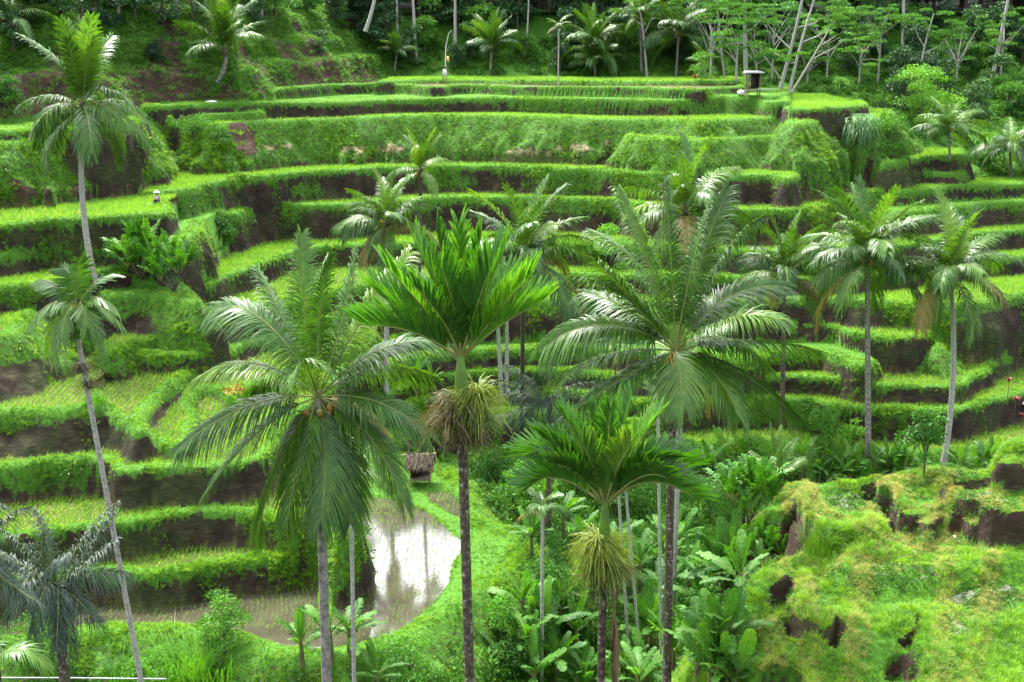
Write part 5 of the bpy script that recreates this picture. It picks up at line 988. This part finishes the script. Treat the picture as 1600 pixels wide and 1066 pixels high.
bare((646, 0), (651, 95), 171, 'pale straight trunk in the forest just left of the shrine pole', r=.26); bare((621, 0), (622, 66), 172, 'grey thinner trunk in the forest near the hill', r=.22); bare((712, 0), (712, 92), 171, 'pale straight trunk just right of the shrine pole', r=.24)
bare((582, 0), (572, 44), 150, 'pale curved trunk on the crest of the hill', r=.24); bare((824, 0), (820, 84), 172, 'thin grey trunk in the dark middle of the forest', r=.14); bare((996, 0), (1011, 125), 166, 'slim pale tree between the forest palms', r=.18, forks=[(.5, 1020, 20), (.6, 985, 20)], crown=2, seed=4)
bare((182, 0), (184, 22), None, 'pale trunk at the top of the grassy hill, left of the three', r=.2); bare((278, 0), (278, 31), None, 'pale trunk at the top of the grassy hill, middle of the three', r=.24); bare((407, 0), (408, 22), None, 'pale trunk at the top of the grassy hill, right of the three', r=.22)
bare((127, 20), (124, 50), None, 'dark broken trunk above the windswept palm', r=.2, mat=M_branch, over=.5)
# layered light foliage in front of the dark forest at right
for k, (x, y, R, s) in enumerate([(1205,30,3.4,1),(1290,50,3.6,1),(1110,22,2.6,0),(1340,70,2.8,1),(1260,95,2.2,0),(1490,60,3.0,0),(1180,70,2.4,0),(1560,40,3.0,0),(1150,45,2.6,1),(1370,20,3.0,0)]):
    p = above(x, 128, 0, dmin=150); p = np.array((p[0], min(p[1], 166), gz(p[0], min(p[1], 166)))); t = atD(x, y, p[1]); hgt = t[2] - p[2]
    B = []; rr = random.Random(k)
    for w in range(22): B.append((rr.uniform(-R, R), rr.uniform(-2.5, 2.5), hgt + rr.uniform(-2.6, 2.2), rr.uniform(.4, 1.0)))
    tree(p, B, 3200, .22, M_plume if s else M_bush, hgt * .8, .16, ['slender tree with flat layers of light foliage at the edge of the forest', 'slender tree with flat layers of bright foliage at the edge of the forest'][s], group=['layered trees, light', 'layered trees, bright'][s], bark=M_trunkw, seed=300 + k, flat=.3)
# ---------------------------------------------------------------- huts, shrine, people's things
M_wood = simple_mat('weathered_wood', [(.3, (.08, .055, .035)), (.7, (.24, .17, .11))], scale=6)
M_thatch = simple_mat('dry_thatch', [(.3, (.03, .024, .015)), (.7, (.10, .075, .05))], scale=9, bump=.9)
M_grey = simple_mat('grey_roofing', [(.3, (.30, .31, .34)), (.7, (.48, .48, .50))], scale=3)
M_dark = simple_mat('dark_boards', [(.3, (.02, .015, .012)), (.7, (.05, .04, .03))], scale=5)  # very dark brown: hut walls, shelter screen, shrine roof, hair
M_cloth = simple_mat('pale_cloth', [(.3, (.50, .48, .44)), (.7, (.72, .70, .66))], scale=4, rough=.9)
M_yel = simple_mat('yellow_cloth', [(.3, (.6, .42, .08)), (.7, (.75, .6, .25))], scale=3)
M_bamboo = simple_mat('bamboo_pole', [(.3, (.35, .28, .10)), (.7, (.50, .42, .20))], scale=3, rough=.5)
def part(name, shapes, mat, root, smooth=False): v, f = join(shapes); return link(name, mesh_np(name, v, f, mat, smooth=smooth), root)
b = above(657, 758, 0); hut = empty('thatched_hut', b); tag(hut, 'small thatched field hut on wooden posts beside the small pond', 'hut')
for sx, sy in ((-1, -1), (1, -1), (1, 1), (-1, 1)): part('post', [tube([(sx * .75, sy * .6, -.4), (sx * .75, sy * .6, 1.75)], .05, 6)], M_wood, hut)
part('floor', [box((0, 0, .55), (1.75, 1.4, .07))], M_wood, hut); part('back_wall', [box((0, .58, 1.1), (1.5, .05, 1.0)), box((-.72, .1, 1.1), (.05, .9, 1.0))], M_dark, hut)
rv = []; rf = []; nr_ = 14
for sgn in (-1, 1):       # shaggy double-pitched roof, a thick layer on each side
    for k in range(230):
        u = random.uniform(-1.15, 1.15); w = random.uniform(0, 1.08); z = 2.55 - w * .95; y = sgn * (.05 + w * 1.0); v, f = box((u, y, z), (.035, .5, .025), random.uniform(-.25, .25)); a_ = -sgn * .75 + random.uniform(-.12, .12)
        c0 = np.array((u, y, z)); q = v - c0; q = np.stack([q[:, 0], q[:, 1] * math.cos(a_) - q[:, 2] * math.sin(a_), q[:, 1] * math.sin(a_) + q[:, 2] * math.cos(a_)], 1); rv.append((q + c0, f))
    v, f = box((0, 0, 0), (2.3, 1.36, .09)); a_ = -sgn * .75; q = np.stack([v[:, 0], v[:, 1] * math.cos(a_) - v[:, 2] * math.sin(a_), v[:, 1] * math.sin(a_) + v[:, 2] * math.cos(a_)], 1); rv.append((q + (0, sgn * .5, 2.06), f))
part('roof', rv, M_thatch, hut)
part('ridge_pole', [tube([(-1.6, 0, 2.45), (1.3, 0, 2.62)], .04, 6), tube([(-.2, -.2, 2.4), (-.1, -.1, 3.0)], .02, 5), tube([(.5, -.1, 2.5), (.65, 0, 3.1)], .02, 5)], M_bamboo, hut)
hut.scale = (.85,) * 3; b2 = above(690, 757, 0); pl = link('bamboo_pole', mesh_np('bamboo_pole', *tube([(0, 0, -.1), (-.25, .2, 1.3), (-.55, .45, 2.5)], .03, 6), M_bamboo), None, b2); tag(pl, 'long yellow bamboo pole leaning against the thatched hut', 'pole')
b = above(1176, 151, 0); sh = empty('shelter', b); tag(sh, 'open shelter with flat grey roof on posts at the corner of the top terrace', 'shelter')
for sx, sy in ((-1, -1), (1, -1), (1, 1), (-1, 1)): part('post', [tube([(sx * .62, sy * .6, -.5), (sx * .6, sy * .6, 2.35)], .06, 6)], M_wood, sh)
part('roof', [box((0, 0, 2.42), (1.95, 1.7, .14)), box((-.1, -.05, 2.53), (1.6, 1.4, .08))], M_grey, sh); part('bench', [box((0, 0, .55), (1.5, 1.3, .08))], M_wood, sh); part('screen', [box((.25, .55, 1.5), (.8, .06, 1.6)), box((.62, .1, 1.55), (.06, .9, 1.4))], M_dark, sh)
pk = above(1158, 150, 0); o = link('cloth_bundle', mesh_np('cloth_bundle', *ball((0, 0, .25), .4, sq=(1.1, .7, .75), n=12, m=8), M_cloth, smooth=True), None, pk); tag(o, 'white cloth bundle lying beside the flat-roofed shelter', 'bundle')
pk = above(1195, 143, 0); o = link('plank', mesh_np('plank', *box((0, 0, .25), (1.9, .45, .1), .1), M_grey), None, pk); tag(o, 'pale plank lying in the grass right of the flat-roofed shelter', 'plank')
b = above(695, 131, 0); st = empty('offering_shrine', b); tag(st, 'small bamboo offering shrine wrapped in pale cloth in the top pond', 'shrine')
for sx, sy in ((-1, -1), (1, -1), (1, 1), (-1, 1)): part('leg', [tube([(sx * .24, sy * .2, -.5), (sx * .17, sy * .15, 1.2)], .045, 6)], M_wood, st)
part('cloth_wrap', [box((0, 0, 1.35), (.62, .5, .95), 0, .7)], M_cloth, st); part('shelf', [box((.25, 0, 1.25), (1.1, .4, .05))], M_wood, st); part('roof', [box((0, 0, 1.95), (.55, .5, .3), 0, .3)], M_dark, st)
b = above(697, 130, 0) + (0, .8, 0); pj = empty('festival_pole', b); tag(pj, 'tall curved bamboo festival pole with drooping leaf tip and yellow cloth', 'pole')
part('pole', [tube([(0, 0, -.5), (-.1, 0, 2.5), (0, 0, 4.2), (.35, 0, 5.6), (.75, 0, 6.1)], [.07, .06, .05, .03, .02], 7)], M_cloth, pj); part('leaf_tail', [tube([(.72, 0, 6.1), (.8, 0, 5.6), (.82, 0, 4.6)], [.02, .07, .02], 5)], M_areca, pj); part('cloth', [box((.2, 0, 2.6), (.4, .12, .65), 0, .6)], M_yel, pj)
b = above(330, 160, 0); o = link('pale_rock', mesh_np('pale_rock', *ball((0, 0, .02), .34, sq=(1.8, .9, .4), n=12, m=8), M_cloth, smooth=True), None, b); tag(o, 'flat white sack lying at the foot of the grassy hill', 'sack'); o.name = 'white_sack'
# crouching farmer at the corner of the left paddy
def skin_body(name, joints, edges, mat, parent):
    me = bpy.data.meshes.new(name); me.from_pydata([j[:3] for j in joints], edges, []); me.update(); o = link(name, me, parent); me.materials.append(mat)
    o.modifiers.new('skin', 'SKIN'); sv = me.skin_vertices[0] if me.skin_vertices else None
    if sv is None:
        import bmesh; bm = bmesh.new(); bm.from_mesh(me); bm.verts.layers.skin.verify(); bm.to_mesh(me); bm.free(); sv = me.skin_vertices[0]
    for k, j in enumerate(joints): sv.data[k].radius = (j[3], j[3]); sv.data[k].use_root = (k == 0)
    s = o.modifiers.new('sub', 'SUBSURF'); s.levels = 1; s.render_levels = 1; return o
M_skin = simple_mat('skin', [(.3, (.20, .10, .06)), (.7, (.28, .15, .09))], rough=.6); M_navy = simple_mat('dark_cloth', [(.3, (.02, .02, .04)), (.7, (.05, .05, .08))]); M_hat = simple_mat('straw_hat', [(.3, (.40, .38, .32)), (.7, (.6, .58, .5))]); M_shirt = simple_mat('pink_white_shirt', [(.3, (.5, .35, .38)), (.7, (.7, .6, .62))])
b = above(247, 321, 0); pr = empty('person', b); tag(pr, 'crouching person in a pale conical hat and light shirt at the paddy corner', 'person')
J = [(0, 0, .28, .13), (0, -.04, .5, .14), (0, -.08, .68, .13), (0, -.12, .80, .055), (0, -.16, .93, .095),
     (.13, -.22, .36, .08), (.16, -.36, .42, .07), (.16, -.30, .08, .045), (.16, -.42, .03, .04), (-.13, -.22, .36, .08), (-.16, -.36, .42, .07), (-.16, -.30, .08, .045), (-.16, -.42, .03, .04),
     (.17, -.10, .70, .055), (.22, -.22, .52, .042), (.10, -.40, .45, .035), (-.17, -.10, .70, .055), (-.22, -.22, .52, .042), (-.12, -.42, .45, .035)]
skin_body('body', J, [(0, 1), (1, 2), (2, 3), (3, 4), (0, 5), (5, 6), (6, 7), (7, 8), (0, 9), (9, 10), (10, 11), (11, 12), (2, 13), (13, 14), (14, 15), (2, 16), (16, 17), (17, 18)], M_skin, pr)
part('shirt', [tube([(0, .02, .22), (0, -.03, .45), (0, -.08, .66), (0, -.11, .78)], [.17, .18, .19, .09], 12)], M_shirt, pr, True); part('trousers', [tube([(.03, -.02, .27), (.14, -.22, .37), (.17, -.38, .42), (.16, -.33, .12)], [.13, .11, .09, .07], 9), tube([(-.03, -.02, .27), (-.14, -.22, .37), (-.17, -.38, .42), (-.16, -.33, .12)], [.13, .11, .09, .07], 9)], M_navy, pr, True)
part('hat', [tube([(0, -.16, 1.0), (0, -.16, 1.04), (0, -.16, 1.12), (0, -.16, 1.24)], [.26, .24, .13, .01], 14)], M_hat, pr, True); part('hair', [ball((0, -.14, .96), .105, sq=(1, 1, .9))], M_dark, pr, True)
o = link('white_cloth', mesh_np('white_cloth', *ball((-.4, -.1, .06), .22, sq=(1.4, .9, .4), n=12, m=8), M_cloth, smooth=True), None, above(242, 321, 0)); tag(o, 'white cloth spread on the grass beside the crouching person', 'cloth')
# red cordylines and the corner roof at the right edge
def cordyline(x, y, h, label, n=26, dmin=55):
    b = above(x, y, 0, dmin=dmin); root = empty('red_cordyline', b); tag(root, label, 'plant'); part('stem', [tube([(0, 0, -.2), (.03, 0, h)], .025, 6)], M_branch, root); v, f = blades(n, .55, .10, .05, .9, int(x), up=.9, seg=3); link('leaves', mesh_np('leaves', v + (0, 0, h - .15), f, M_red), root)
cordyline(1573, 632, 1.5, 'single tall red cordyline in front of the right-hand terraces'); cordyline(1584, 655, 1.3, 'red cordyline clump left of the pale corner roof'); cordyline(1594, 668, 1.0, 'dark red cordyline below the pale corner roof'); cordyline(1085, 153, 1.9, 'dark red cordyline on a thin stem below the top pond', 40)
b = above(1612, 660, 0); k_ = empty('garden_parasol', b); tag(k_, 'pale pinkish grey tilted roof panel just entering at the right edge', 'parasol')
part('pole', [tube([(0, 0, -.2), (0, 0, 2.1)], .04, 6)], M_wood, k_); part('canopy', [tube([(0, 0, 1.6), (0, 0, 1.64), (0, 0, 2.2)], [1.15, 1.15, .04], 8)], M_cloth, k_)
# pipe along the bottom left
D = 46; p0 = atD(-60, 1059, D); p1 = atD(260, 1061, D); o = link('water_pipe', mesh_np('water_pipe', *tube([p0, (p0 + p1) / 2 + (0, 0, .02), p1], .026, 8), M_grey, smooth=True)); tag(o, 'thin pale water pipe crossing the bottom left corner', 'pipe')
for q in range(2):
    c = p0 * (1 - .3 - .4 * q) + p1 * (.3 + .4 * q); po = link('pipe_post', mesh_np('pipe_post', *tube([c - (0, 0, 8), c - (0, 0, .03)], .04, 6), M_wood)); tag(po, ['wooden post carrying the water pipe, left one', 'wooden post carrying the water pipe, right one'][q], 'post')
# orange flowering patch on the terraces
v, f = leafclump(120, .8, .22, 5, hgt=.4); o = link('orange_plant', mesh_np('orange_plant', v, f, M_orange), None, above(365, 612, 0)); tag(o, 'low orange-leaved plant on the curved terrace bank behind the large palm', 'plant')
